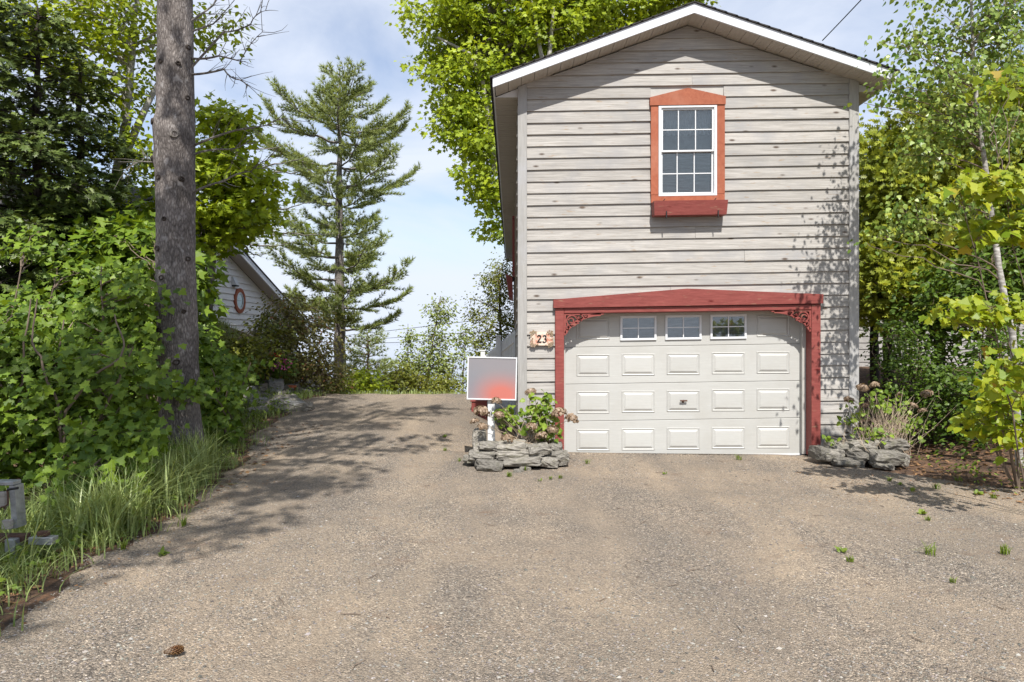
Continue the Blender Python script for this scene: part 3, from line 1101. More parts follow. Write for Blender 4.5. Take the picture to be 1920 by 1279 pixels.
# red surround
sur = link('door_surround', None, garage, (gx(1287), YW, 0))
YS = YW - 0.06
g = G()
prism(g, [(gx(1037), gz(578, 1037)), (gx(1538), gz(569.5, 1538)), (gx(1538), gz(552.5, 1538)), (gx(1286), gz(542, 1286)), (gx(1037), gz(562.5, 1037))], YS - 0.03, YW)
g.build('header_board', M['red'], sur, shear=TILT)
g = G()
cbox(g, gx(1057.2), gx(1517.5), YS, YD - 0.03, gz(584.5), gz(574.5), 0.004)
g.build('header_beam', M['red'], sur, shear=TILT)
for a, b_ in ((1040.5, 1057), (1518, 1535)):
    g = G()
    cbox(g, gx(a), gx(b_), YS, YD - 0.07, 0.0, gz(574.6), 0.005)
    g.build('post', M['red'], sur, shear=TILT)
for a, b_ in ((1055, 1061.5), (1511, 1519)):
    g = G()
    cbox(g, gx(a), gx(b_), YD - 0.069, YD - 0.004, 0.0, gz(584.6), 0.004)
    g.build('door_stop', M['jamb'], sur, shear=TILT)
g = G()
box(g, gx(1057.5), gx(1517.5), YD - 0.028, YD - 0.004, gz(590), gz(584.7))
g.build('door_stop', M['jamb'], sur, shear=TILT)


def bracket(x_in, sgn):
    """fretwork corner: an arched rib, two straight edges and scrolls between"""
    g = G()
    zc = gz(584.7)
    Wd, Hd = 0.53, 0.29
    y0_, y1_ = YS + 0.012, YS + 0.042

    def strip(pts, w):
        pts = np.array(pts, float)
        d = unit(np.gradient(pts, axis=0))
        nrm = np.stack([-d[:, 1], d[:, 0]], -1)
        A, B = pts + nrm * w / 2, pts - nrm * w / 2
        for k in range(len(pts) - 1):
            q = [A[k], A[k + 1], B[k + 1], B[k]]
            q = [(x_in + sgn * p[0], zc - p[1]) for p in q]
            prism(g, q, y0_, y1_)
    strip([(0.012, 0.0), (0.012, Hd)], 0.024)
    strip([(0.024, 0.011), (Wd, 0.011)], 0.022)
    t = np.linspace(0, 1, 15)
    arch = np.stack([0.02 + (Wd - 0.06) * t ** 1.25, 0.265 - 0.245 * np.sin(t * math.pi / 2) ** 0.85], -1)
    strip(arch, 0.036)

    def scroll(cx, cy, r, a0, a1, w=0.016, shrink=0.45):
        th = np.linspace(a0, a1, 16)
        rr = r * np.linspace(1, shrink, 16)
        strip(np.stack([cx + rr * np.cos(th), cy + rr * np.sin(th)], -1), w)
    scroll(0.105, 0.095, 0.075, 0.6, 6.0, 0.017, 0.9)
    scroll(0.095, 0.10, 0.042, 3.4, 8.8, 0.015, 0.5)
    scroll(0.05, 0.19, 0.03, 1.0, 6.5, 0.014, 0.5)
    scroll(0.215, 0.05, 0.036, -1.6, 3.6, 0.015, 0.5)
    scroll(0.285, 0.04, 0.026, -1.0, 4.0, 0.013, 0.5)
    strip([(0.15, 0.12), (0.185, 0.135), (0.2, 0.13)], 0.016)
    strip([(0.035, 0.15), (0.05, 0.165), (0.06, 0.205)], 0.014)
    strip([(0.16, 0.04), (0.19, 0.085), (0.24, 0.10)], 0.015)
    g.build('fretwork_bracket', M['red'], sur, shear=TILT)


bracket(gx(1057.2), 1)
bracket(gx(1517.8), -1)

# window and flower box on the side wall far back
sw2 = link('side_window', None, garage, (XL, 17, 3.2))
xw = XL - 0.02
g = G()
for a in ((16.35, 17.65, 4.42, 4.56), (16.35, 17.65, 3.1, 3.22), (16.35, 16.47, 3.22, 4.42), (17.53, 17.65, 3.22, 4.42)):
    box(g, xw - 0.05, xw + 0.01, a[0], a[1], a[2], a[3])
g.build('trim', M['red'], sw2)
g = G()
box(g, xw - 0.03, xw + 0.01, 16.47, 17.53, 3.22, 4.42)
g.build('pane', M['screen'], sw2)
g = G()
g.add([(xw - 0.13, 16.4, 2.62), (xw - 0.03, 16.4, 2.58), (xw - 0.03, 17.6, 2.58), (xw - 0.13, 17.6, 2.62), (xw - 0.21, 16.35, 3.18), (xw - 0.05, 16.35, 3.08), (xw - 0.05, 17.65, 3.08), (xw - 0.21, 17.65, 3.18)], BOXF)
g.build('flower_box', M['red'], sw2)


# ------------------------------------------------------------------ stones, sign, plaque, fence
def rock_mesh(seed, mat, sub=5, rough=0.22):
    import bmesh
    bm = bmesh.new()
    bmesh.ops.create_cube(bm, size=2.0)
    bmesh.ops.subdivide_edges(bm, edges=bm.edges[:], cuts=sub, use_grid_fill=True)
    for v in bm.verts:
        p = v.co.copy()
        d = p.normalized()
        r = 0.62 * max(abs(p.x), abs(p.y), abs(p.z)) * (1 / max(abs(d.x), abs(d.y), abs(d.z))) + 0.38 * 1.15
        q = d * r
        o = Vector((seed * 7.3, seed * 3.1, seed * 1.7))
        n1 = noise.noise_vector(q * 0.9 + o)
        n2 = noise.noise_vector(q * 2.6 + o)
        n3 = noise.noise_vector(q * 6 + o)
        v.co = q + n1 * rough * 0.95 + n2 * rough * 0.5 + n3 * rough * 0.3
        v.co.x = round(v.co.x / 0.09) * 0.09 * 0.5 + v.co.x * 0.5
    me = bpy.data.meshes.new('stone')
    bm.to_mesh(me)
    bm.free()
    me.materials.append(mat)
    return me


ROCKS = [rock_mesh(k + 1, M['slate']) for k in range(7)]
PALE = [rock_mesh(k + 21, M['fieldstone']) for k in range(5)]


def stone(parent, x0, x1, y0, y1, Y, depth, k, rz=0.0, ry=0.0, meshes=ROCKS):
    """a stone filling the pixel box at depth Y of its front"""
    a, b_ = W(x0, y1, Y), W(x1, y0, Y)
    loc = ((a.x + b_.x) / 2, Y + depth / 2 + random.uniform(-.05, .03), (a.z + b_.z) / 2)
    return link('stone', meshes[k % len(meshes)], parent, loc, (random.uniform(-.06, .06), ry, rz), ((b_.x - a.x) / 2 * 0.93, depth / 2 * random.uniform(.85, 1.15), (b_.z - a.z) / 2 * 0.90))


pl = thing('stone_planter', 'low dry-stacked ledge-stone planter below the house number plaque', 'planter', (0.0, 8.5, 0))
for k, (x0, x1, y0, y1, Y, d, ry) in enumerate([
        (891, 946, 866, 888, 8.08, .34, .10), (944, 1022, 860, 879, 8.12, .36, -.08), (1012, 1050, 858, 878, 8.22, .3, .1), (1040, 1069, 848, 876, 8.3, .36, .1),
        (876, 932, 848, 868, 8.24, .4, -.10), (926, 998, 845, 865, 8.22, .4, -.03), (990, 1040, 844, 858, 8.3, .4, .06), (1022, 1060, 846, 862, 8.32, .35, .0),
        (896, 936, 832, 847, 8.36, .4, .02), (930, 992, 831, 847, 8.34, .4, -.04), (988, 1034, 835, 857, 8.28, .4, -.12), (1030, 1056, 833, 850, 8.42, .3, -.1),
        (962, 982, 880, 888, 8.05, .1, 0), (974, 996, 876, 884, 8.1, .1, .1), (868, 890, 856, 868, 8.35, .2, .2)]):
    stone(pl, x0, x1, y0, y1, Y, d, k * 3 + 1, random.uniform(-.12, .12), ry)
for k, (x0, x1, y0, y1, Y, d) in enumerate([(884, 912, 806, 846, 8.6, .3), (886, 906, 832, 866, 8.45, .3)]):
    stone(pl, x0, x1, y0, y1, Y, d, k + 2)
pr_ = thing('stone_planter', 'low ledge-stone planter at the garage corner beside pine needle litter', 'planter', (4.7, 8.5, 0))
for k, (x0, x1, y0, y1, Y, d, ry) in enumerate([
        (1530, 1568, 838, 866, 8.5, .3, .1), (1548, 1590, 842, 868, 8.4, .35, -.1), (1570, 1628, 862, 878, 8.25, .25, .05), (1596, 1656, 828, 854, 8.38, .4, -.12),
        (1600, 1640, 850, 868, 8.3, .3, .05), (1634, 1695, 846, 874, 8.22, .36, .05), (1652, 1712, 826, 850, 8.36, .4, -.06), (1640, 1680, 868, 880, 8.15, .2, .15), (1688, 1712, 850, 876, 8.3, .3, .1),
        (1560, 1600, 830, 848, 8.52, .3, 0)]):
    stone(pr_, x0, x1, y0, y1, Y, d, k * 2, random.uniform(-.15, .15), ry)
for nm, lab, xa, xb, ya, yb, zt_ in (('planter_soil', 'dark soil heaped inside the planter under the plaque', -0.35, 0.68, 8.5, 9.1, .25), ('planter_soil', 'dark soil heaped inside the corner planter', 4.15, 4.95, 8.5, 9.2, .22)):
    g = G()
    gx_, gy_ = np.linspace(xa, xb, 14), np.linspace(ya, yb, 8)
    g.add(*sheet(gx_, gy_, lambda X_, Y_: zt_ + 0.02 * wob(X_ * 3, Y_ * 3) - 0.28 * np.maximum(sm(0.25, 0, (X_ - xa) / (xb - xa)), sm(0.8, 1, (X_ - xa) / (xb - xa)))))
    tag(g.build(nm, M['soil'], smooth=True), kind='structure')

# sign
sg = thing('yard_sign', 'blurred grey and red panel sign in white frame on a white post', 'sign', (W(921, 830, 8.75).x, 8.75, 0.2))
a, b_ = W(876, 750, 8.7), W(969, 669.5, 8.7)
cx_, cz_ = (a.x + b_.x) / 2, (a.z + b_.z) / 2
hw, hh = (b_.x - a.x) / 2, (b_.z - a.z) / 2
g = G()
box(g, -hw + .012, hw - .012, -0.006, 0.006, -hh + .012, hh - .012)
link('sign_panel', g.mesh('sign_panel', M['sign']), sg, (cx_, 8.7, cz_), (0, 0.022, 0))
g = G()
for q in ((-hw, hw, hh - .016, hh), (-hw, hw, -hh, -hh + .016), (-hw, -hw + .016, -hh + .016, hh - .016), (hw - .016, hw, -hh + .016, hh - .016)):
    cbox(g, q[0], q[1], -0.014, 0.014, q[2], q[3], 0.002)
link('sign_frame', g.mesh('sign_frame', M['white']), sg, (cx_, 8.7, cz_), (0, 0.022, 0))
g = G()
p0, p1 = W(914.5, 840, 8.76), W(928, 672, 8.76)
cbox(g, p0.x, p1.x, 8.73, 8.80, 0.05, p1.z, 0.004)
g.build('post', M['white'], sg)

# dark red box behind the sign
wb = thing('wooden_box', 'small dark red wooden box on the ground behind the sign', 'box', (-0.6, 12.5, 0.15))
for q in range(2):
    g = G()
    z0_, z1_ = 0.08 + q * .19, 0.26 + q * .19
    box(g, -0.74, -0.46, 12.46, 12.49, z0_, z1_)
    box(g, -0.74, -0.46, 12.7, 12.73, z0_, z1_)
    box(g, -0.74, -0.715, 12.491, 12.699, z0_, z1_)
    box(g, -0.485, -0.46, 12.491, 12.699, z0_, z1_)
    g.build('slat', M['red'], wb)
g = G()
cbox(g, -0.76, -0.44, 12.44, 12.75, 0.452, 0.475)
g.build('lid', M['red'], wb)

# white picket fence stepping down behind the sign
fe = thing('picket_fence', 'white picket fence running down from the garage wall behind the sign', 'fence', (-0.3, 15.0, 0.3))
n = 21
for k in range(n):
    u = k / (n - 1)
    x, y = 0.05 - 0.68 * u, 14.0 + 2.2 * u
    zt_ = 1.784 - 0.566 * u
    zb2 = min(hz(x, y), 0.4) - 0.05
    g = G()
    v = [(-.032, -.009, 0), (.032, -.009, 0), (.032, .009, 0), (-.032, .009, 0), (-.032, -.009, zt_ - zb2 - .04), (.032, -.009, zt_ - zb2 - .04), (.032, .009, zt_ - zb2 - .04), (-.032, .009, zt_ - zb2 - .04),
         (0, -.009, zt_ - zb2), (0, .009, zt_ - zb2)]
    g.add(v, BOXF[:1] + BOXF[2:])
    n0 = g.n - 10
    g.f.append((np.array([[4, 5, 8], [6, 7, 9]]) + n0, np.array([.5, .5]), 0))
    g.f.append((np.array([[5, 6, 9, 8], [7, 4, 8, 9]]) + n0, np.array([.5, .5]), 0))
    link('picket', g.mesh('picket', M['white']), fe, (x, y, zb2), (0, 0, 1.9))
for dz_ in (0.25, 0.95):
    g = G()
    tube(g, [(0.05, 14.0, 1.784 - dz_), (-0.63, 16.2, 1.218 - dz_)], 0.03, 4, cap=True)
    g.build('rail', M['white'], fe)
for u, hgt in ((0.42, 0.11), (1.0, 0.1)):
    g = G()
    x, y, zt_ = 0.05 - 0.68 * u - .06, 14.0 + 2.2 * u, 1.784 - .566 * u + hgt
    cbox(g, x - .055, x + .055, y - .055, y + .055, 0.1, zt_, .006)
    cbox(g, x - .07, x + .07, y - .07, y + .07, zt_ + .001, zt_ + .03, .012)
    g.build('post', M['white'], fe)

# plaque
pq = thing('house_number_plaque', 'carved terracotta and cream plaque reading 23 on the siding', 'plaque', (gx(1015), YW - 0.03, gz(639, 1015)))
g = G()
xa, xb, za, zb2 = gx(995), gx(1036), gz(652, 1015), gz(627, 1015)
th = np.linspace(0, 2 * np.pi, 40, endpoint=False)
ptx = [((xa + xb) / 2 + (xb - xa) / 2 * np.sign(np.cos(q)) * abs(np.cos(q)) ** 0.25 * (1 + random.uniform(-.03, .03)), (za + zb2) / 2 + (zb2 - za) / 2 * np.sign(np.sin(q)) * abs(np.sin(q)) ** 0.25 * (1 + random.uniform(-.05, .04))) for q in th]
prism(g, ptx[::-1], YW - 0.055, YW - 0.026)
m_, n_, l_, b2 = new_mat('cream_terracotta')
t_ = tex(n_, l_, 'ShaderNodeTexNoise', 16, coords(n_, l_), Detail=5)
r_ = ramp(n_, [(0.36, (0.46, 0.19, 0.12)), (0.5, (0.66, 0.48, 0.38)), (0.62, (0.70, 0.60, 0.50))])
l_.new(t_.outputs['Fac'], r_.inputs['Fac'])
l_.new(r_.outputs['Color'], b2.inputs['Base Color'])
b2.inputs['Roughness'].default_value = 0.8
bump(n_, l_, t_.outputs['Fac'], 0.6, 0.01, b2)
M['plaque'] = m_
g.build('plaque_slab', M['plaque'], pq)
g = G()
for q in np.linspace(0, 2 * np.pi, 46, endpoint=False):
    for rep in range(2):
        px_ = (xa + xb) / 2 + (xb - xa) / 2 * np.sign(np.cos(q)) * abs(np.cos(q)) ** 0.25 * random.uniform(.9, 1.03)
        pz_ = (za + zb2) / 2 + (zb2 - za) / 2 * np.sign(np.sin(q)) * abs(np.sin(q)) ** 0.25 * random.uniform(.88, 1.08)
        a_ = random.uniform(0, 6.28)
        leaves(g, [(px_, YW - 0.057, pz_)], [(math.cos(a_), -.3, math.sin(a_))], [(0, -1, .2)], 0.032, SH_OVAL, random.random(), 0.5)
g.build('leaf_border', M['l_dry'], pq)['kind'] = 'stuff'


def number(ch, px, w):
    """an old-style numeral drawn as strokes"""
    cxn, czn = gx(px), gz(639.5, px)
    H_ = 0.094
    g = G()
    if ch == '2':
        th = np.linspace(2.7, -0.9, 12)
        pts = [(0.022 * math.cos(q), 0.024 + 0.022 * math.sin(q)) for q in th] + [(-0.004, -0.02), (-0.024, -0.044), (0.0, -0.041), (0.026, -0.046), (0.028, -0.034)]
    else:
        th = np.linspace(2.6, -1.35, 11)
        pts = [(0.02 * math.cos(q), 0.025 + 0.02 * math.sin(q)) for q in th]
        th = np.linspace(1.4, -2.7, 13)
        pts += [(0.023 * math.cos(q) - 0.001, -0.022 + 0.0245 * math.sin(q)) for q in th]
    wd = [0.006 + 0.004 * abs(math.sin(k * 0.35)) for k in range(len(pts))]
    tube(g, [(cxn + x, YW - 0.058, czn + z_) for x, z_ in pts], wd, 6, cap=True)
    tube(g, [(cxn + pts[0][0], YW - 0.058, czn + pts[0][1]), (cxn + pts[0][0] + .004, YW - 0.058, czn + pts[0][1] - .006)], 0.008, 6, cap=True)
    g.build('numeral', M['black'], pq)


number('2', 1010.5, 0)
number('3', 1020.5, 0)

# terracotta pot and stone bank on the left of the drive
bank = thing('rock_bank', 'heap of grey slate stones along the grassy bank under the pale house', 'rocks', tuple(hit(510, 755)))
for k in range(62):
    px, py = random.uniform(452, 590), random.uniform(722, 776)
    if py > 776 - (px - 452) * 0.10 + 6 or py < 722 + max(0, (505 - px)) * 0.25 - (6 if px > 500 else 0):
        py = random.uniform(738, 764)
    p = hit(px, py, 8)
    s = random.uniform(0.10, 0.24)
    link('stone', random.choice(ROCKS + PALE[:1]), bank, (p.x, p.y, p.z + 0.03), (random.uniform(-.3, .3), random.uniform(-.3, .3), random.uniform(0, 3)), (s, s * .8, s * random.uniform(.25, .45)))
p = hit(515, 738, 8)
o = link('boulder', PALE[0], None, (p.x, p.y, p.z + .12), (0.3, 0.2, 0.5), (.15, .13, .17))
tag(o, 'pale rounded boulder standing on the slate heap beside the clay pot', 'boulder')
p = hit(546, 741, 8)
g = G()
prof = [(0.0, 0.0), (0.058, 0.0), (0.085, 0.125), (0.098, 0.125), (0.102, 0.165), (0.09, 0.165), (0.078, 0.13)]
nn_ = 24
v = [(r_ * math.cos(6.2832 * k / nn_), r_ * math.sin(6.2832 * k / nn_), z_) for r_, z_ in prof for k in range(nn_)]
g.add(v, [[i * nn_ + k, i * nn_ + (k + 1) % nn_, (i + 1) * nn_ + (k + 1) % nn_, (i + 1) * nn_ + k] for i in range(len(prof) - 1) for k in range(nn_)])
o = link('flower_pot', g.mesh('flower_pot', M['terracotta'], True), None, (p.x, p.y, p.z + .03), (0.04, 0.03, 0))
tag(o, 'empty terracotta flower pot on the slate bank', 'pot')

# grey trailer end in the grass
tr = thing('utility_trailer', 'weathered steel trailer end with winch post standing in tall grass', 'trailer', (-3.75, 4.8, 0))
YQ = 4.8


def tb(name, x0, x1, y0, y1, d0, d1, mat, tilt=0.0):
    a, b_ = W(x0, y1, YQ), W(x1, y0, YQ)
    g = G()
    cbox(g, a.x, b_.x, YQ + d0, YQ + d1, a.z, b_.z, 0.004)
    return g.build(name, mat, tr)


g = G()
q = [W(17, 911, YQ), W(27, 911, YQ), W(33, 990, YQ), W(22, 992, YQ)]
prism(g, [(k.x, k.z) for k in q], YQ, YQ + 0.09)
g.build('winch_post', M['galv'], tr)
tb('top_bar', -60, 25, 903, 910.5, -0.004, 0.08, M['galv'])
tb('wood_block', -25, 14, 922, 950, -0.03, 0.02, M['bleached'])
tb('wood_block', 11, 26, 973, 990, -0.045, 0.0, M['bleached'])
g = G()
tube(g, [W(14, 918, YQ - .05), W(34, 915, YQ - .05)], 0.009, 8, cap=True)
g.build('pin', M['black'], tr)
g = G()
tube(g, [W(13, 919, YQ - .04), W(15, 925, YQ - .04), W(15, 945, YQ - .04), W(9, 950, YQ - .04), W(2, 951, YQ - .04)], 0.006, 6, cap=True)
g.build('rusty_hook', M['rust'], tr)
tb('cross_beam', -160, 46, 1004, 1018, 0.0, 0.07, M['rust'])
tb('coupler', 58, 103, 1006, 1020, -0.03, 0.04, M['galv'])
tb('coupler_bracket', 72, 90, 996, 1005, -0.02, 0.03, M['rust'])
g = G()
tube(g, [W(46, 1011, YQ + .03), W(60, 1013, YQ)], 0.018, 8, cap=True)
g.build('tongue', M['rust'], tr)
tb('jack_foot', 18, 37, 1008, 1032, -0.05, 0.05, M['galv'])
g = G()
tube(g, [W(27, 1030, YQ), (W(27, 1030, YQ).x, YQ, -0.06)], 0.02, 8, cap=True)
g.build('jack_post', M['galv'], tr)

# pine cone on the gravel
p = hit(325, 1237, 1.5)
pc = thing('pine_cone', 'brown pine cone lying on the open gravel', 'pine cone', (p.x, p.y, p.z))
g = G()
ax_ = unit(np.array([1.0, 0.5, 0.0]))
c0 = np.array([p.x, p.y, p.z + 0.045])
tube(g, [c0 + ax_ * q for q in np.linspace(-.04, .04, 7)], [.004, .012, .015, .015, .013, .009, .003], 8)
g.build('core', M['twig'], pc)
g = G()
for k in range(90):
    u = k / 89
    a_ = k * 2.4
    e1, e2 = np.array([-ax_[1], ax_[0], 0]), np.array([0, 0, 1.0])
    rad = math.cos(a_) * e1 + math.sin(a_) * e2
    sz_ = 0.022 * (0.6 + math.sin(u * 2.9))
    leaves(g, [c0 + ax_ * (u * .085 - .045)], [rad * .8 + ax_ * .5], [ax_ * -.6 + rad], sz_, SH_DIA, random.random() * .6, .3)
g.build('scales', M['litter'], pc)


# ------------------------------------------------------------------ the pale house on the bank, and the neighbour's
lh = thing('pale_house', 'pale lap-sided house with oval orange-framed window behind the trees', 'house', (-9, 14, 1.2))
DX = 0.08


def lw(y, off=0.0):                          # the wall's x at depth y
    return -8.13 + DX * y + off


HP = 14.0                                     # where the ridge stands along the wall
ZR = 4.62
ztop = lambda y: ZR - 0.396 * abs(y - HP) - 0.06
wall = G()
prof = [(12.6, ztop(12.6)), (HP, ztop(HP)), (20.5, ztop(20.5))]
v = [(lw(y), y, z_) for y, z_ in prof] + [(lw(y), y, -0.3) for y, _ in prof] + [(lw(y) - 3.4, y, z_) for y, z_ in prof] + [(lw(y) - 3.4, y, -0.3) for y, _ in prof]
wall.add(v, [[0, 3, 4, 1], [1, 4, 5, 2], [6, 7, 10, 9], [7, 8, 11, 10], [2, 5, 11, 8], [0, 6, 9, 3]])
wo = wall.build('wall', M['house_siding'], lh)
z_ = 0.9
while z_ < 4.5:
    zt_ = z_ + 0.15
    reach = (ZR - 0.06 - zt_) / 0.396
    if reach > 0.3:
        y0_, y1_ = max(12.6, HP - reach), min(20.5, HP + reach)
        g = G()
        v = []
        for y in (y0_, y1_):
            v += [(lw(y, .034), y, z_), (lw(y, .004), y, zt_ + .004), (lw(y, -.002), y, zt_ + .004), (lw(y, -.002), y, z_)]
        g.add(v, [[0, 4, 5, 1], [1, 5, 6, 2], [2, 6, 7, 3], [3, 7, 4, 0], [0, 1, 2, 3], [7, 6, 5, 4]])
        g.build('siding_board', M['house_siding'], wo)
    z_ += 0.15
rf = link('roof', None, lh, (-9, 14, 4))
for ya, yb in ((HP, 21.0), (HP, 12.2)):
    za, zb2 = ZR, ZR - 0.396 * abs(yb - HP)
    g = G()
    v = []
    for y, z0 in ((ya, za), (yb, zb2)):
        for off, dz_ in ((0.37, 0.03), (-3.8, 0.03), (-3.8, -.0), (0.37, -.0)):
            v.append((lw(y, off), y, z0 + dz_ + .06))
    g.add(v, [[0, 1, 2, 3], [7, 6, 5, 4], [0, 4, 5, 1], [1, 5, 6, 2], [2, 6, 7, 3], [3, 7, 4, 0]])
    g.build('roof_slope', M['shingle'], rf)
    g = G()
    v = []
    for y, z0 in ((ya, za), (yb, zb2)):
        for off, dz_ in ((0.35, 0.055), (0.32, 0.055), (0.32, -.085), (0.35, -.085)):
            v.append((lw(y, off), y, z0 + dz_))
    g.add(v, [[0, 1, 2, 3], [7, 6, 5, 4], [0, 4, 5, 1], [1, 5, 6, 2], [2, 6, 7, 3], [3, 7, 4, 0]])
    g.build('rake_fascia', M['fascia'], rf)
    n = int(abs(yb - ya) / 0.3)
    for k in range(n):
        u0, u1 = k / n, (k + 1) / n - 0.02 / n
        g = G()
        v = []
        for u in (u0, u1):
            y, z0 = ya + (yb - ya) * u, za + (zb2 - za) * u
            for off, dz_ in ((0.318, -.055), (0.02, -.055), (0.02, -.065), (0.318, -.065)):
                v.append((lw(y, off), y, z0 + dz_))
        g.add(v, [[0, 1, 2, 3], [7, 6, 5, 4], [0, 4, 5, 1], [1, 5, 6, 2], [2, 6, 7, 3], [3, 7, 4, 0]])
        g.build('soffit_panel', M['soffit'], rf)
ow = link('oval_window', None, lh, (lw(15.6), 15.6, 2.45))
yc = 8.13 / (513.4 / F + DX)
zc = CAM_Z - (564 - CY) / F * yc


def oval(ra, rb, rc, rd, o0, o1, mat, name):
    g = G()
    n = 36
    v = []
    for k in range(n):
        q = 6.2832 * k / n
        for sa, sb, off in ((ra, rb, o0), (ra, rb, o1), (rc, rd, o1)):
            y = yc + sa * math.cos(q)
            v.append((lw(y, off), y, zc + sb * math.sin(q)))
    f = []
    for k in range(n):
        m_ = (k + 1) % n
        f += [[3 * k, 3 * m_, 3 * m_ + 1, 3 * k + 1], [3 * k + 1, 3 * m_ + 1, 3 * m_ + 2, 3 * k + 2]]
    g.add(v, f)
    return g.build(name, mat, ow)


oval(.27, .31, .185, .215, 0, .06, M['orange'], 'outer_ring')
oval(.185, .215, .145, .17, .03, .05, M['white'], 'inner_ring')
g = G()
v = [(lw(yc + .145 * math.cos(6.2832 * k / 30), .04), yc + .145 * math.cos(6.2832 * k / 30), zc + .17 * math.sin(6.2832 * k / 30)) for k in range(30)]
g.add(v, [list(range(30))])
M['pale_pane'] = plain('pale_blue_pane', (0.22, 0.38, 0.40), 0.08, 0.2, 3, bstr=0.0, spec=0.8)
g.build('pane', M['pale_pane'], ow)
g = G()
box(g, lw(yc, .042), lw(yc, .05), yc - .145, yc + .145, zc + .005, zc + .02)
g.build('glazing_bar', M['white'], ow)
g = G()
y = yc - .30
v0 = lw(y)
g.add([(v0, y - .09, zc + .36), (v0 + .14, y - .09, zc + .36), (v0 + .14, y + .09, zc + .36), (v0, y + .09, zc + .36), (v0, y - .09, zc + .56), (v0 + .05, y - .09, zc + .56), (v0 + .05, y + .09, zc + .56), (v0, y + .09, zc + .56)], BOXF)
g.build('vent_hood', M['white'], lh)
g = G()
box(g, v0 + .02, v0 + .13, y - .08, y + .08, zc + .33, zc + .359)
g.build('vent_flap', M['black'], lh)

nh = thing('neighbour_house', 'pale board-sided building half hidden behind the cedars', 'house', (12, 17, .5))
g = G()
box(g, 7.6, 18, 17.03, 23, -0.5, 3.9)
no_ = g.build('wall', M['neighbour'], nh)
z_ = 0.4
while z_ < 3.8:
    g = G()
    v = []
    for x in (7.6, 18.0):
        v += [(x, 17.0, z_), (x, 17.02, z_ + .17), (x, 17.028, z_ + .17), (x, 17.028, z_)]
    g.add(v, [[0, 4, 5, 1], [1, 5, 6, 2], [2, 6, 7, 3], [3, 7, 4, 0], [0, 1, 2, 3], [7, 6, 5, 4]])
    g.build('siding_board', M['neighbour'], no_)
    z_ += 0.16
g = G()
prism(g, [(7.1, 3.8), (18.5, 3.8), (18.5, 3.95), (12.8, 5.6), (7.1, 3.95)], 16.6, 23.4)
g.build('roof', M['shingle'], nh)

# ------------------------------------------------------------------ wires
g = G()
a, b_ = W(1542, 76, 15.5), Vector((9.5, 9.0, 9.0))
b_ = W(1608, 0, 14.2) + (W(1608, 0, 14.2) - a) * 7
tube(g, curve(a, (a + b_) / 2 - Vector((0, 0, .35)), b_, 16), 0.012, 5)
tag(g.build('service_wire', M['black']), 'thin black service wire rising from the garage roof', 'wire')
for k, (p0, p1, sag) in enumerate(((W(700, 618, 27), W(985, 583, 24), .25), (W(690, 640, 30), W(985, 628, 27), .2), (W(700, 632, 31), W(985, 612, 28), .2))):
    d = p1 - p0
    g = G()
    tube(g, curve(p0 - d * 1.2, (p0 + p1) / 2 - Vector((0, 0, sag)), p1 + d * 1.0, 20), 0.009, 4)
    tag(g.build('power_line', M['black']), 'thin power line crossing behind the poplars', 'wire', 'power lines behind the poplars')


# ------------------------------------------------------------------ plants
def rand_dirs(n, r=None):
    r = rng if r is None else r
    return unit(r.normal(0, 1, (n, 3)))


def E(px, py, Y, rx, ry, rd):
    """an ellipsoid of foliage: its outline in photo pixels at depth Y, its thickness in metres"""
    c = W(px, py, Y)
    return (np.array(c), np.array([rx * Y / F, rd, ry * Y / F]))


def in_ell(ells, n, shell=0.45):
    vol = np.array([np.prod(r) ** 0.8 for _, r in ells])
    pick = rng.choice(len(ells), n, p=vol / vol.sum())
    d = rand_dirs(n)
    rad = rng.random(n) ** shell
    c = np.array([e[0] for e in ells])[pick]
    r = np.array([e[1] for e in ells])[pick]
    return c + d * rad[:, None] * r, pick


def limbs_to(g, trunk, targets, r0, r1=0.006, sides=5, lift=0.25, fork=0.75):
    """limbs from the trunk line out to targets, arching upwards; returns points along them"""
    tr_ = np.asarray([tuple(p) for p in trunk], float)
    dense = np.concatenate([np.linspace(tr_[k], tr_[k + 1], 12, endpoint=False) for k in range(len(tr_) - 1)] + [tr_[-1:]])
    pts = []
    for t in targets:
        t = np.asarray(t, float)
        d = np.linalg.norm(dense - t, axis=1)
        want = dense[:, 2] < t[2] - 0.35 * d
        if want.any():
            s = dense[np.argmin(np.where(want, d, 1e9))]
        else:
            s = dense[np.argmin(d)]
        L = np.linalg.norm(t - s)
        mid = (s + t) / 2 + np.array([0, 0, lift * L * .4]) + rng.normal(0, .06 * L, 3)
        c = curve(s, mid, t, 9)
        c[1:-1] += rng.normal(0, .018 * L, (7, 3))
        rr = max(min(r0, 0.022 * L + 0.006), r1 * 1.5)
        tube(g, c, np.linspace(rr, r1, 9), sides)
        pts.append(c[2:])
    return np.concatenate(pts) if pts else dense


def twigs_to(g, nodes, centres, r=0.004, sides=3):
    for c in centres:
        s = nodes[np.argmin(np.linalg.norm(nodes - c, axis=1))]
        mid = (s + c) / 2 + rng.normal(0, .05, 3)
        tube(g, curve(s, mid, c, 4), np.linspace(r * 1.6, r * .5, 4), sides)


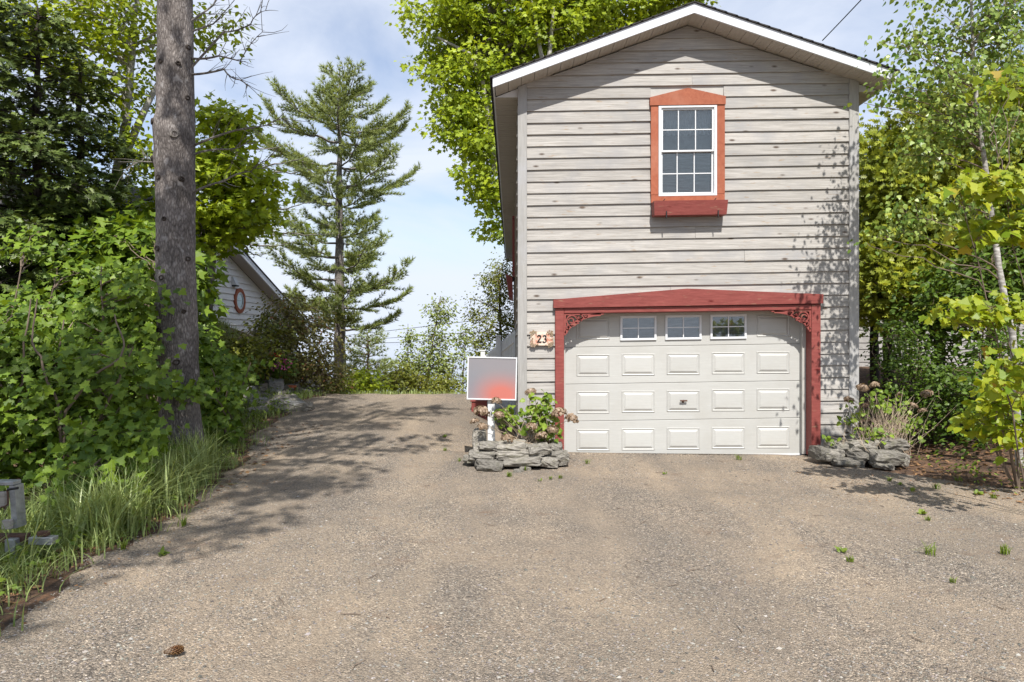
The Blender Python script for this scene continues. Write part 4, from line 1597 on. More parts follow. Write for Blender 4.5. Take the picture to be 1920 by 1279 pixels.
def leaf_cloud(g, centres, per, spread, size, shape, up=0.75, front=0.35, rnd=0.5, droop_axis=-0.35, tint_c=0.30, clump_axis=None, fold=.18):
    """leaves around each cluster centre"""
    n = len(centres)
    c = np.repeat(centres, per, 0)
    off = rng.normal(0, 1, (n * per, 3)) * np.array([spread, spread, spread * .62])
    pos = c + off
    ax = unit(off * np.array([1, 1, .3]) + rng.normal(0, .5 * spread, (n * per, 3)))
    ax[:, 2] += droop_axis
    nr = np.array([0, -front, up]) + rng.normal(0, rnd, (n * per, 3))
    tint = np.clip(np.repeat(rng.normal(.5, tint_c * .7, n), per) + rng.normal(0, tint_c * .6, n * per), 0, 1)
    sz_ = size * rng.uniform(.65, 1.2, n * per)
    leaves(g, pos, ax, nr, sz_, shape, tint, fold)


def broadleaf(name, label, cat, trunk, r_base, ells, n_clu, per, spread, size, shape, lmat, bmat, group=None, n_limb=None, shell=.45, leafkw=None, twig_r=.004, extra=None, r_top=None, limb_r=None, limb_mat=None):
    base = trunk[0]
    t = thing(name, label, cat, (base[0], base[1], base[2]), group)
    g = G()
    n = len(trunk)
    tp = [np.array(tuple(p), float) for p in trunk]
    fine = []
    for k in range(n - 1):
        for u in np.linspace(0, 1, 8, endpoint=False):
            fine.append(tp[k] * (1 - u) + tp[k + 1] * u)
    fine.append(tp[-1])
    fine = np.array(fine)
    ker = fine.copy()
    for _ in range(3):
        ker[1:-1] = (ker[:-2] + 2 * ker[1:-1] + ker[2:]) / 4
    ker[1:-1] += rng.normal(0, r_base * .08, ker[1:-1].shape)
    tube(g, ker, np.linspace(r_base, r_top if r_top else r_base * .22, len(ker)), 10)
    g.build('trunk', bmat, t, smooth=True)
    clu, pick = in_ell(ells, n_clu, shell)
    g = G()
    tg = []
    for k, (c, r) in enumerate(ells):
        q = clu[pick == k]
        m_ = max(2, int((n_limb or 20) * len(q) / max(1, n_clu)))
        if len(q):
            tg += list(q[rng.choice(len(q), min(m_, len(q)), replace=False)])
    nodes = limbs_to(g, ker, tg, limb_r or r_base * .6, twig_r)
    twigs_to(g, nodes, clu, twig_r * .8)
    g.build('limbs', limb_mat or bmat, t)['kind'] = 'stuff'
    g = G()
    leaf_cloud(g, clu, per, spread, size, shape, **(leafkw or {}))
    o = g.build('crown', lmat, t)
    o['kind'] = 'stuff'
    return t, clu


def needle_tufts(g, pos, dirs, k, length, width, cone=.75, tintc=.5):
    n = len(pos)
    P = np.repeat(pos, k, 0)
    D = np.repeat(unit(dirs), k, 0)
    d = unit(D + rand_dirs(n * k) * cone)
    side = unit(np.cross(d, rand_dirs(n * k)))
    L = (length * rng.uniform(.7, 1.15, n * k))[:, None]
    v = np.stack([P - side * width * .5, P + side * width * .5, P + d * L], 1)
    t = np.clip(np.repeat(rng.normal(tintc, .2, n), k) + rng.normal(0, .12, n * k), 0, 1)
    g.add(v.reshape(-1, 3), np.arange(n * k * 3).reshape(-1, 3), t)


def conifer(name, label, base, H, r_base, z0, prof, whorl, nb, lmat, bmat, style='pine', needle=.12, nw=.011, k=9, twig_gap=.26, tuft_gap=.15, tilt=(-.05, .5), lean=(0, 0), group=None, seed=1, density=1.0, crown_top=None, az_ok=None):
    r = np.random.default_rng(seed)
    base = np.array(base, float)
    t = thing(name, label, 'tree', tuple(base), group)
    top = base + np.array([lean[0], lean[1], H])
    g = G()
    nn = 30
    path = np.array([base + (top - base) * u for u in np.linspace(0, 1, nn)])
    path[1:-1] += r.normal(0, .02, (nn - 2, 3)) * np.array([1, 1, 0])
    tube(g, path, r_base * (1 - np.linspace(0, 1, nn)) ** .8 + .012, 10)
    g.build('trunk', bmat, t, smooth=True)
    gb, gn = G(), G()
    P_, D_ = [], []
    z_ = z0
    while z_ < H - .15:
        u = z_ / H
        L0 = np.interp(u, [p[0] for p in prof], [p[1] for p in prof])
        a0 = r.random() * 6.283
        for b in range(nb):
            az = a0 + 6.283 * b / nb + r.normal(0, .3)
            if az_ok and not az_ok(az):
                continue
            L = L0 * r.uniform(.5, 1.2)
            if L < .12:
                continue
            s = base + (top - base) * u + np.array([0, 0, r.normal(0, .08)])
            hd = np.array([math.cos(az), math.sin(az), 0])
            e0, e1 = tilt[0] + .35 * max(0, u - .6), tilt[1] + .5 * max(0, u - .5)
            m_ = max(5, int(L / .2))
            c = [s]
            for q in range(m_):
                uu = q / (m_ - 1)
                el = e0 + (e1 - e0) * uu ** 1.3
                c.append(c[-1] + (hd * math.cos(el) + np.array([0, 0, math.sin(el)])) * L / m_ + r.normal(0, .012 * L, 3))
            c = np.array(c)
            tube(gb, c, np.linspace(min(.05, .012 + .014 * L), .004, len(c)), 4)
            lens = np.linspace(0, 1, len(c))
            ns = max(2, int(L / twig_gap * density))
            for q in range(ns):
                f_ = .22 + .78 * (q + r.random()) / ns
                p0 = np.array([np.interp(f_, lens, c[:, m]) for m in range(3)])
                bd = unit(c[min(len(c) - 1, int(f_ * (len(c) - 1)) + 1)] - c[int(f_ * (len(c) - 1)) - 1])
                for sd in (-1, 1):
                    lat = unit(np.cross(bd, [0, 0, 1])) * sd
                    tl = (.25 + .38 * L * (1.05 - f_)) * r.uniform(.6, 1.1)
                    td = unit(bd * .75 + lat * r.uniform(.5, 1.0) + np.array([0, 0, r.normal(.14 if style == 'pine' else -.12, .16)]))
                    p1 = p0 + td * tl
                    if style != 'pine':
                        p1[2] -= .10 * tl
                    tube(gb, [p0, p1], [.005, .002], 3)
                    nt = max(2, int(tl / tuft_gap))
                    for w in range(nt):
                        P_.append(p0 + (p1 - p0) * (w + 1) / nt)
                        D_.append(td + np.array([0, 0, .25 if style == 'pine' else -.1]))
            P_.append(c[-1])
            D_.append(hd + np.array([0, 0, .5]))
        z_ += whorl * r.uniform(.75, 1.25)
    P_, D_ = np.array(P_), np.array(D_)
    gb.build('branches', bmat, t)
    if style == 'pine':
        needle_tufts(gn, P_, D_, k, needle, nw)
    else:
        n = len(P_)
        for rep in range(k):
            d = unit(unit(D_) + rand_dirs(n) * .55)
            nr = np.array([0, -.35, .8]) + rng.normal(0, .35, (n, 3))
            leaves(gn, P_ + rng.normal(0, .03, (n, 3)), d, nr, needle * rng.uniform(.7, 1.25, n), SH_SPRAY, np.clip(rng.normal(.45, .25, n), 0, 1), .1, .25)
    o = gn.build('needles', lmat, t)
    o['kind'] = 'stuff'
    return t


# --- tall pine by the drive
YP = 8.5
PPX = F / YP
pine = thing('pine_tree', 'tall straight pine with knotty grey trunk rising from the grass', 'tree', tuple(hit(346, 866, 6)))
ctr = [(700, 360, 86), (900, 346, 79), (860, 345, 73), (760, 337, 70), (640, 333, 70), (480, 330, 67), (330, 329, 68), (255, 326, 72), (200, 330, 66), (60, 329, 63), (0, 328, 61), (-600, 322, 54), (-1500, 312, 40), (-2300, 308, 14)]
ctr = [(900, 348, 84)] + ctr[2:]
zz = np.linspace(-.05, CAM_Z + (CY + 2300) / PPX, 300)
pys = CY - (zz - CAM_Z) * PPX
o_ = np.argsort([c[0] for c in ctr])
cpy, cpx, cw = (np.array([c[k] for c in ctr], float)[o_] for k in range(3))
cx_, cr_ = np.interp(pys, cpy, cpx), np.interp(pys, cpy, cw) / 2
for _ in range(2):
    cx_[1:-1] = (cx_[:-2] + cx_[1:-1] * 2 + cx_[2:]) / 4
S = 44
th = np.linspace(0, 2 * np.pi, S, endpoint=False)
KN = [(318, 128, .9), (347, 130, .9), (358, 95, 1), (294, 130, .8), (300, 235, 1.2), (358, 190, 1.0), (343, 262, 1.6), (292, 300, 1.2), (315, 340, 1), (352, 342, 1), (326, 416, .8), (312, 470, 1.1), (359, 488, 1.0), (322, 524, 1.1), (305, 575, 1), (356, 585, .8), (317, 620, 1.3), (347, 678, 1.2), (306, 676, .9), (302, 515, .8)]
v = np.zeros((len(zz), S, 3))
for i_ in range(len(zz)):
    flare = 1 + .28 * math.exp(-max(zz[i_], 0) / .22)
    for j_ in range(S):
        a_ = th[j_]
        r_ = cr_[i_] / PPX * flare * (1 + .05 * noise.noise((math.cos(a_) * 1.2, math.sin(a_) * 1.2, zz[i_] * 1.1)) + .05 * noise.noise((math.cos(a_) * 4, math.sin(a_) * 4, zz[i_] * 4)) + .03 * noise.noise((math.cos(a_) * 9, math.sin(a_) * 9, zz[i_] * 5)))
        v[i_, j_] = ((cx_[i_] - CX) / PPX + r_ * math.cos(a_), YP + r_ * math.sin(a_), zz[i_])
for kx, ky, ks in KN:                        # swellings round the old branch scars
    p = W(kx, ky, YP)
    row = np.argmin(np.abs(zz - p.z))
    axx = (cx_[row] - CX) / PPX
    rr_ = cr_[row] / PPX
    sx_ = np.clip((p.x - axx) / rr_, -.96, .96)
    kp = np.array([axx + sx_ * rr_, YP - rr_ * math.sqrt(1 - sx_ ** 2), p.z])
    d = np.linalg.norm((v - kp) * np.array([1, 1, .9]), axis=-1)
    out = v - np.array([axx, YP, 0])
    out[..., 2] = 0
    v += unit(out) * (0.022 * ks * np.exp(-(d / (.065 * ks)) ** 2))[..., None]
    out_d = unit(kp - np.array([axx, YP, kp[2]]))
    g = G()
    e1, e2 = unit(np.cross(out_d, [0, 0, 1])), np.array([0, 0, 1.0])
    c0 = kp + out_d * .012
    n = 12
    ring = []
    for rad, h in ((.034, -.004), (.030, .016), (.019, .020), (.014, .006), (.001, .005)):
        for q in range(n):
            a_ = 6.2832 * q / n
            jit = 1 + .22 * noise.noise((kx + math.cos(a_), ky + math.sin(a_), rad * 30))
            ring.append(c0 + (e1 * math.cos(a_) * 1.1 + e2 * math.sin(a_)) * rad * ks * jit + out_d * h * ks)
    g.add(ring, [[q_ * n + q, q_ * n + (q + 1) % n, (q_ + 1) * n + (q + 1) % n, (q_ + 1) * n + q] for q_ in range(4) for q in range(n)])
    g.build('branch_scar', M['dark_bark'] if ks != 1.6 else M['grey_bark'], pine, smooth=True)
g = G()
i_, j_ = np.meshgrid(np.arange(len(zz) - 1), np.arange(S), indexing='ij')
g.add(v.reshape(-1, 3), np.stack([i_ * S + j_, i_ * S + (j_ + 1) % S, (i_ + 1) * S + (j_ + 1) % S, (i_ + 1) * S + j_], -1).reshape(-1, 4))
g.build('trunk', M['pine_bark'], pine, smooth=True)
for pts in ([(356, 130), (420, 60), (470, 45), (498, 20)], [(358, 110), (410, 105), (450, 115), (492, 60)], [(358, 40), (400, 10), (440, -30)], [(358, 140), (420, 130), (450, 150), (462, 160)],
            [(360, 275), (440, 245), (500, 235), (535, 222)], [(360, 362), (420, 340), (470, 322), (500, 300)], [(362, 290), (430, 280), (470, 262)], [(293, 300), (270, 303), (245, 312)], [(356, 60), (400, 45), (440, 0)]):
    g = G()
    P3 = [np.array(W(px, py, YP + .1 * k * (1 if len(pts) % 2 else -1))) for k, (px, py) in enumerate(pts)]
    fine = np.concatenate([curve(P3[k], (P3[k] + P3[k + 1]) / 2 + rng.normal(0, .03, 3), P3[k + 1], 5)[(1 if k else 0):] for k in range(len(P3) - 1)])
    tube(g, fine, np.linspace(.016, .003, len(fine)), 5)
    for q in range(2, len(fine)):
        for rep in range(2):
            d = unit(fine[min(q, len(fine) - 1)] - fine[q - 1]) + rand_dirs(1)[0] * .75
            e = fine[q] + unit(d) * rng.uniform(.12, .42)
            tube(g, curve(fine[q], (fine[q] + e) / 2 + rng.normal(0, .03, 3), e, 4), [.005, .004, .003, .0015], 3)
    g.build('dead_branch', M['grey_bark'], pine)
# its crown, far above the picture, shades the drive behind it
gb, gn = G(), G()
P_, D_ = [], []
for q in range(54):
    zb_ = rng.uniform(7.6, 16)
    az = rng.random() * 6.283
    L = (3.4 - .22 * (zb_ - 7.6)) * rng.uniform(.6, 1.1)
    s = np.array([-4.15, YP, zb_])
    e = s + np.array([math.cos(az) * L, math.sin(az) * L, .25 * L])
    c = curve(s, (s + e) / 2 - np.array([0, 0, .12 * L]), e, 8)
    tube(gb, c, np.linspace(.04, .006, 8), 4)
    for f_ in np.linspace(.25, 1, 12):
        p0 = s + (e - s) * f_ - np.array([0, 0, .24 * L * f_ * (1 - f_)])
        for sd in (-1, 1):
            td = unit(np.array([math.cos(az + sd * .9), math.sin(az + sd * .9), .15]))
            tl = .25 + .35 * L * (1.05 - f_)
            for w in np.arange(.12, tl, .16):
                P_.append(p0 + td * w)
                D_.append(td)
gb.build('limbs', M['pine_bark'], pine)
needle_tufts(gn, np.array(P_), np.array(D_), 11, .18, .03)
gn.build('crown', M['l_pine'], pine)['kind'] = 'stuff'

# --- pines behind the camera whose shade streaks the near gravel
for bx, by, H, z0, prof_, sd, lab in ((-4.0, -1.7, 13.0, 6.0, [(0, .5), (.44, 3.0), (.58, 2.8), (.60, .8), (.66, 1.0), (.68, 3.6), (.88, 3.2), (1, .3)], 40, 'tall pine beside the road end of the drive'),
                                      (-3.25, 2.4, 14.5, 7.6, [(0, .5), (.52, 3.4), (.75, 3.4), (1, .4)], 41, 'tall pine rising from the grass beside the trailer')):
    conifer('pine_tree', lab, (bx, by, -.1), H, .17, z0, prof_, 1.15, 6, M['l_pine'], M['pine_bark'], needle=.22, nw=.045, k=11, twig_gap=.26, tuft_gap=.17, seed=sd, az_ok=lambda a_: math.cos(a_) > -.1)

# --- pine at the foot of the drive
pb = np.array([W(637, 700, 24).x, 24.0, hz(-6, 24)])
Hp = W(640, 128, 24).z - pb[2]
conifer('pine_tree', 'white pine with upswept plumed branches standing alone against the sky', tuple(pb), Hp, .21, 2.2,
        [(0, .8), (.15, 1.7), (.22, 2.2), (.32, 2.7), (.42, 1.9), (.55, 2.2), (.66, 3.5), (.75, 3.0), (.85, 2.0), (.93, 1.2), (1, .2)], .64, 5, M['l_pine'], M['pine_bark'], needle=.19, nw=.024, k=15, twig_gap=.15, tuft_gap=.11, tilt=(-.08, .8), seed=9)
# young pine beside it
b0 = W(690, 735, 21)
conifer('young_pine', 'small bushy young pine beside the lone white pine', (b0.x, 21, hz(b0.x, 21)), 2.35, .05, .25, [(0, 1.0), (.4, 1.0), (1, .15)], .26, 6, M['l_pine'], M['twig'], needle=.14, nw=.016, k=14, twig_gap=.14, tuft_gap=.09, seed=5)
# sparse pine with long bare limbs
b0 = W(447, 640, 22)
conifer('scots_pine', 'thin sparse pine with long bare limbs behind the pale house', (b0.x, 22, hz(b0.x, 22)), W(450, 205, 22).z - hz(b0.x, 22), .14, 3.0, [(0, .8), (.4, 3.0), (.7, 2.6), (1, .5)], .55, 5, M['l_pine'], M['grey_bark'], needle=.13, nw=.014, k=12, twig_gap=.4, tuft_gap=.2, tilt=(-.15, .2), seed=14)
# dark hemlocks on the left
for k, (px, Y, H, sd, Lm) in enumerate(((70, 10.5, 6.3, 3, 1.5), (-70, 9.6, 7.0, 4, 1.4), (150, 11.2, 5.6, 6, 1.15))):
    x = (px - CX) / F * Y
    conifer('hemlock_tree', ['dark drooping hemlock beside the pale forked tree', 'dark hemlock at the outer edge of the woods', 'dark hemlock behind the forked tree'][k], (x, Y, hz(x, Y)), H, .12, .9, [(0, Lm), (.3, Lm), (.6, Lm * .8), (1, .15)], .24, 5, M['l_hemlock'], M['dark_bark'], style='hemlock', needle=.145, k=4, twig_gap=.24, tuft_gap=.15, tilt=(.1, -.25), seed=sd, group='dark hemlocks in the woods')

# --- big maple behind the garage
gz0 = hz(1.0, 31)
broadleaf('maple_tree', 'large bright yellow-green maple rising behind the garage roof', 'tree',
          [(.8, 31, gz0), W(975, 500, 31), W(945, 330, 31), W(915, 200, 31), W(880, 60, 31), W(860, -60, 31)], .33,
          [E(850, 40, 31, 95, 70, 2.6), E(830, 110, 31, 55, 50, 1.8), E(890, 150, 30.5, 95, 80, 2.4), E(850, 225, 30.5, 60, 55, 1.8), E(905, 270, 30, 65, 60, 2.2), E(905, 345, 30, 55, 50, 1.8), E(935, 415, 30, 40, 40, 1.6),
           E(1000, 50, 31, 120, 80, 3), E(1130, 20, 32, 120, 70, 3), E(1270, -10, 32, 80, 45, 2.5), E(960, -60, 31, 190, 70, 3), E(985, 130, 32, 90, 70, 2.5), E(1150, -90, 32, 180, 70, 3)],
          820, 42, .34, .24, SH_STAR, M['l_maple'], M['grey_bark'], n_limb=70, twig_r=.012, shell=.5, leafkw=dict(up=.55, front=.75, tint_c=.3))
# pale limbs that show above the roof
mp = bpy.data.objects['maple_tree']
for pts in ([(1030, 170), (1012, 90), (1004, 40), (992, -20)], [(1028, 130), (1034, 60), (1040, 0)], [(930, 330), (905, 150), (880, 100), (800, 60)]):
    g = G()
    P3 = [np.array(W(a_, b2_, 29.6)) for a_, b2_ in pts]
    tube(g, np.concatenate([np.linspace(P3[k], P3[k + 1], 5) for k in range(len(P3) - 1)])[[0, 1, 2, 3, 5, 6, 7, 8, 10, 11, 12, 13][:4 * (len(P3) - 1)]], np.linspace(.11, .05, 4 * (len(P3) - 1)), 7)
    g.build('bare_limb', M['pale_bark'], mp)

# --- trees on the left, behind the tall pine
broadleaf('forked_tree', 'slim tree with mottled pale forked trunk and light leaves', 'tree', [(W(205, 640, 12).x, 12, hz(-7, 12)), W(212, 440, 12), W(222, 320, 12), W(240, 200, 12), W(250, 60, 12), W(262, -80, 12)], .13,
          [E(240, 60, 12, 70, 70, 1.0), E(225, 170, 12, 60, 60, .9), E(250, 290, 12, 55, 60, .9), E(215, 390, 12, 55, 50, .8), E(260, 430, 12, 50, 50, .8), E(120, 40, 12, 90, 50, 1.0), E(400, 60, 12.5, 60, 50, .6), E(170, -60, 12, 150, 50, 1.2), E(50, 60, 12, 70, 60, .8), E(110, 130, 12, 60, 40, .7)], 560, 14, .16, .12, SH_OVAL, M['l_maple'], M['pale_bark'], n_limb=40, twig_r=.005)
g = G()
P3 = curve(W(228, 310, 12), W(262, 220, 12), W(300, 150, 12.2), 9)
tube(g, P3, np.linspace(.075, .04, 9), 8)
g.build('fork_limb', M['pale_bark'], bpy.data.objects['forked_tree'], smooth=True)
broadleaf('maple_tree', 'round-topped green maple between the tall pine trunk and the pale house', 'tree', [(W(385, 640, 13).x, 13, hz(-5.8, 13)), W(395, 480, 13), W(410, 340, 13), W(430, 230, 13)], .11,
          [E(420, 235, 13, 55, 50, .9), E(400, 320, 13, 70, 55, 1), E(455, 340, 13, 60, 45, .9), E(470, 400, 13, 55, 45, .9), E(400, 430, 13, 60, 45, .9), E(350, 400, 12.6, 50, 60, .6)], 190, 30, .17, .14, SH_STAR, M['l_maple'], M['grey_bark'], n_limb=30, twig_r=.006)
# background of the woods
for k, (px, py, Y, rx, ry, lab) in enumerate(((-40, 480, 15, 190, 330, 'dense green maple deep in the woods at their outer edge'), (180, 520, 11.4, 120, 170, 'dense green maple deep in the woods behind the forked tree'), (275, 540, 10.9, 50, 130, 'dense green maple deep in the woods behind the tall pine trunk'))):
    x = (px - CX) / F * Y
    broadleaf('woodland_maple', lab, 'tree', [(x, Y, hz(x, Y)), W(px, 560, Y), W(px + 10, py - ry * .6, Y)], .12, [E(px, py, Y, rx, ry, 1.2), E(px, py + 120, Y - .5, rx, ry * .6, 1.2)], 420, 16, .25, .19, SH_STAR, M['l_under'], M['dark_bark'], group='woodland maples', n_limb=40, twig_r=.006)

# --- understory maple saplings (the nearest leaves are single pieces)
LEAF_M = []
for k in range(4):
    g = G()
    leaves(g, [(0, 0, 0)], [(0, 1, 0)], [(0, 0, 1)], 1.0, SH_MAPLE * (1 + rng.normal(0, .05, SH_MAPLE.shape)), .5, .15 + .14 * k, .15 + .16 * k)
    LEAF_M.append(g)
LM_UNDER = [q.mesh('leaf', M['l_under_o']) for q in LEAF_M]
LM_YELLOW = [q.mesh('leaf', M['l_yellow']) for q in LEAF_M]


def leaf_objects(parent, pos, ax, nr, size, meshes, name='leaf'):
    ax = unit(ax)
    for p, a_, n_, s_ in zip(pos, ax, nr, size):
        y_ = Vector(a_)
        x_ = y_.cross(Vector(n_)).normalized()
        z_ = x_.cross(y_)
        m3 = Matrix((x_, y_, z_)).transposed()
        link(name, random.choice(meshes), parent, tuple(p), m3.to_euler(), (s_, s_, s_))


def sapling(label, base, tips, ells, n_clu, per, size, single=0, lmat='l_under', meshes=None, spread=.14, bmat='twig', group='maple saplings under the tall pine', name='maple_sapling', r0=.02, front=.5):
    t = thing(name, label, 'sapling', tuple(base), group)
    g = G()
    stems = []
    for tp in tips:
        b_ = np.array(tuple(base)) + rng.normal(0, .03, 3) * np.array([1, 1, 0])
        e = np.array(tuple(tp))
        c = curve(b_, (b_ + e) / 2 + rng.normal(0, .10, 3) + np.array([0, 0, .1]), e, 10)
        c[1:-1] += rng.normal(0, .015, (8, 3))
        tube(g, c, np.linspace(r0, r0 * .35, 10), 6)
        stems.append(c)
    st = np.concatenate(stems)
    g.build('stem', M[bmat], t, smooth=True)
    clu, _ = in_ell(ells, n_clu, .55)
    g = G()
    nodes = limbs_to(g, st, list(clu[:max(4, n_clu // 5)]), r0 * .5, .003, 4)
    twigs_to(g, nodes, clu, .0025)
    g.build('twigs', M[bmat], t)['kind'] = 'stuff'
    n = n_clu * per
    c = np.repeat(clu, per, 0)
    off = rng.normal(0, 1, (n, 3)) * np.array([spread, spread, spread * .5])
    pos = c + off
    ax = unit(off * np.array([1, 1, .2]) + rng.normal(0, .3 * spread, (n, 3)))
    ax[:, 2] -= .55
    ax[:, 1] -= .25
    nr = unit(np.array([0, -front, .75]) + rng.normal(0, .33, (n, 3)))
    sz_ = size * rng.uniform(.6, 1.2, n)
    o_ = np.argsort(pos[:, 1] / sz_)
    si, re = o_[:single], o_[single:]
    if single:
        leaf_objects(t, pos[si], ax[si], nr[si], sz_[si], meshes or LM_UNDER)
    if len(re):
        g = G()
        leaves(g, pos[re], ax[re], nr[re], sz_[re], SH_MAPLE, np.clip(rng.normal(.45, .28, len(re)), 0, 1), .22, .2)
        g.build('foliage', M[lmat], t)['kind'] = 'stuff'
    return t


def gp(px, Y):
    x = (px - CX) / F * Y
    return (x, Y, hz(x, Y) - .03)


sapling('maple sapling with bowed forked stems behind the trailer', gp(110, 6.6), [W(60, 640, 6.8), W(250, 650, 6.6), W(120, 600, 7)], [E(60, 820, 6.5, 90, 60, .5), E(140, 720, 6.6, 100, 70, .5), E(50, 690, 6.8, 70, 60, .5), E(200, 830, 6.4, 70, 60, .4), E(20, 900, 6.2, 50, 40, .3)], 170, 14, .086, 230)
sapling('maple sapling crowding the foot of the tall pine on its woods side', gp(215, 7.4), [W(190, 500, 7.6), W(250, 620, 7.5)], [E(235, 560, 7.8, 40, 60, .4), E(170, 590, 7.8, 35, 40, .35), E(200, 650, 7.5, 80, 60, .5), E(250, 730, 7.4, 50, 60, .4), E(160, 760, 7.3, 70, 60, .4), E(240, 820, 7.4, 50, 50, .4)], 150, 14, .086, 200)
sapling('maple sapling reaching over the grass tips with pale young leaves', gp(160, 5.9), [W(150, 880, 5.9), W(190, 860, 5.9)], [E(150, 890, 5.9, 60, 35, .3), E(210, 880, 6.0, 40, 25, .2)], 30, 10, .08, 100)
sapling('tall dark maple sapling in front of the hemlock', gp(55, 8.0), [W(40, 500, 8.0), W(100, 540, 8.2)], [E(40, 590, 8.2, 70, 60, .5), E(110, 630, 8.2, 60, 50, .5), E(60, 460, 8.4, 36, 34, .3), E(130, 510, 8.6, 34, 30, .3)], 110, 13, .086, 100)
sapling('maple sapling between the tall pine trunk and the pale house', gp(440, 10.6), [W(395, 640, 10.6), W(470, 680, 10.5)], [E(400, 690, 10.5, 30, 30, .5), E(415, 725, 10.3, 32, 30, .4), E(425, 690, 10.8, 34, 22, .4)], 80, 13, .10, 80)
sapling('low maple sapling at the drive side of the tall pine', gp(420, 9.4), [W(430, 720, 9.3), W(395, 690, 9.3)], [E(410, 745, 9.4, 32, 38, .3), E(395, 795, 9.3, 26, 36, .25), E(330, 735, 8.15, 40, 14, .12)], 70, 12, .09, 90)
sapling('maple sapling behind the tall pine trunk filling the gap', gp(300, 9.6), [W(300, 520, 9.6), W(350, 600, 9.6)], [E(280, 560, 9.8, 60, 80, .5), E(325, 610, 10, 45, 80, .5), E(310, 740, 9.5, 70, 70, .5), E(250, 460, 10.2, 60, 50, .5), E(370, 710, 10, 36, 50, .4)], 150, 15, .092, 60)
sapling('leafy maple sapling low at the outer edge of the woods', gp(-30, 6.4), [W(0, 700, 6.4), W(-60, 600, 6.6)], [E(-20, 640, 6.6, 80, 80, .5), E(-10, 780, 6.3, 60, 80, .4), E(-30, 900, 6.2, 60, 50, .3)], 100, 14, .086, 80)
# thin leafless stems in the understory
for k, pts in enumerate(([(0, 800), (40, 720), (46, 640), (58, 560)], [(115, 770), (80, 690), (60, 640), (70, 560)], [(120, 770), (170, 710), (228, 672), (232, 640), (215, 590)], [(140, 890), (118, 820), (102, 770)], [(140, 890), (158, 830), (150, 780)], [(285, 880), (287, 790), (270, 720), (300, 760)], [(215, 860), (218, 760), (215, 700)], [(70, 690), (110, 640), (140, 600)])):
    g = G()
    Yk = 6.3 if k < 5 else 7.6
    P3 = [np.array(W(a_, b2_, Yk + .08 * q)) for q, (a_, b2_) in enumerate(pts)]
    root = P3[0].copy()
    root[2] = hz(root[0], root[1])
    P3 = [root] + P3
    fine = np.concatenate([np.linspace(P3[q], P3[q + 1], 4)[(1 if q else 0):] for q in range(len(P3) - 1)])
    fine[1:-1] += rng.normal(0, .008, fine[1:-1].shape)
    tube(g, fine, np.linspace(.016, .006, len(fine)), 6)
    tag(g.build('leafless_sapling', M['pale_twig'] if k > 3 else M['twig'], smooth=True), 'thin leafless sapling bowed among the understory maples', 'sapling', 'leafless saplings in the understory')

# --- shrubs between the pale house and the lone pine
def shrub(name, label, ells, base, n_clu, per, spread, size, shape, lmat, bmat='twig', group=None, stems=5, cat='shrub', leafkw=None):
    t = thing(name, label, cat, tuple(base), group)
    clu, _ = in_ell(ells, n_clu, .5)
    g = G()
    nodes = []
    for q in range(stems):
        e = clu[rng.integers(len(clu))]
        c = curve(base, (np.array(base) + e) / 2 + rng.normal(0, .08, 3), e, 8)
        tube(g, c, np.linspace(.016, .005, 8), 5)
        nodes.append(c)
    twigs_to(g, np.concatenate(nodes), clu, .003)
    g.build('stems', M[bmat], t)['kind'] = 'stuff'
    g = G()
    leaf_cloud(g, clu, per, spread, size, shape, **(leafkw or {}))
    g.build('foliage', M[lmat], t)['kind'] = 'stuff'
    return t


shrub('bronze_shrub', 'tall bronze-green shrub hiding the end of the pale house', [E(530, 600, 15, 38, 50, .8), E(560, 610, 15, 50, 60, .8), E(600, 660, 15, 45, 55, .7), E(520, 640, 14.5, 40, 40, .6)], gp(560, 15), 150, 26, .16, .085, SH_OVAL, 'l_bronze')
shrub('bronze_shrub', 'lower bronze-green shrub at the brow of the drive', [E(600, 695, 14.8, 40, 32, .5), E(560, 690, 14.6, 35, 30, .5), E(625, 715, 14.8, 25, 22, .4)], gp(600, 14.9), 90, 26, .12, .07, SH_OVAL, 'l_bronze')
shrub('garden_shrub', 'mid green shrub growing over the slate bank below the oval window', [E(430, 660, 13, 50, 30, .5), E(470, 665, 13, 50, 34, .5), E(505, 625, 14, 26, 30, .4), E(405, 690, 12, 40, 36, .4)], gp(450, 13.2), 130, 22, .14, .09, SH_OVAL, 'l_olive')
rh = shrub('rhododendron', 'dark rhododendron with magenta and red blooms above the slate bank', [E(510, 682, 13.6, 34, 22, .4)], gp(512, 13.6), 40, 22, .1, .09, SH_OVAL, 'l_shrub')
for k, (px, py, mt) in enumerate(((508, 663, 'bloom_red'), (520, 668, 'bloom_red'), (528, 674, 'bloom'), (534, 690, 'bloom'), (522, 684, 'bloom'), (540, 680, 'bloom'), (512, 690, 'bloom'))):
    g = G()
    c = np.array([W(px, py, 13.2)])
    leaf_cloud(g, c, 16, .03, .05, SH_DIA, up=.2, front=.9, droop_axis=0)
    g.build('blossoms', M[mt], rh)['kind'] = 'stuff'
shrub('bright_shrub', 'bright yellow-green shrub at the base of the lone pine', [E(668, 715, 16.5, 34, 26, .5), E(640, 725, 16, 26, 18, .4), E(700, 722, 17, 30, 24, .5)], gp(665, 16.5), 90, 22, .12, .09, SH_OVAL, 'l_maple')
for k, (px, py, rx, ry, lab) in enumerate(((745, 715, 28, 34, 'thin olive shrub on the brow beside the young pine'), (780, 720, 30, 26, 'thin olive shrub on the brow under the pale poplar'), (830, 725, 30, 20, 'thin olive shrub on the brow near the sign'))):
    shrub('brow_shrub', lab, [E(px, py, 18, rx, ry, .5)], gp(px, 18), 70, 18, .13, .09, SH_OVAL, 'l_olive', group='shrubs along the brow of the drive')
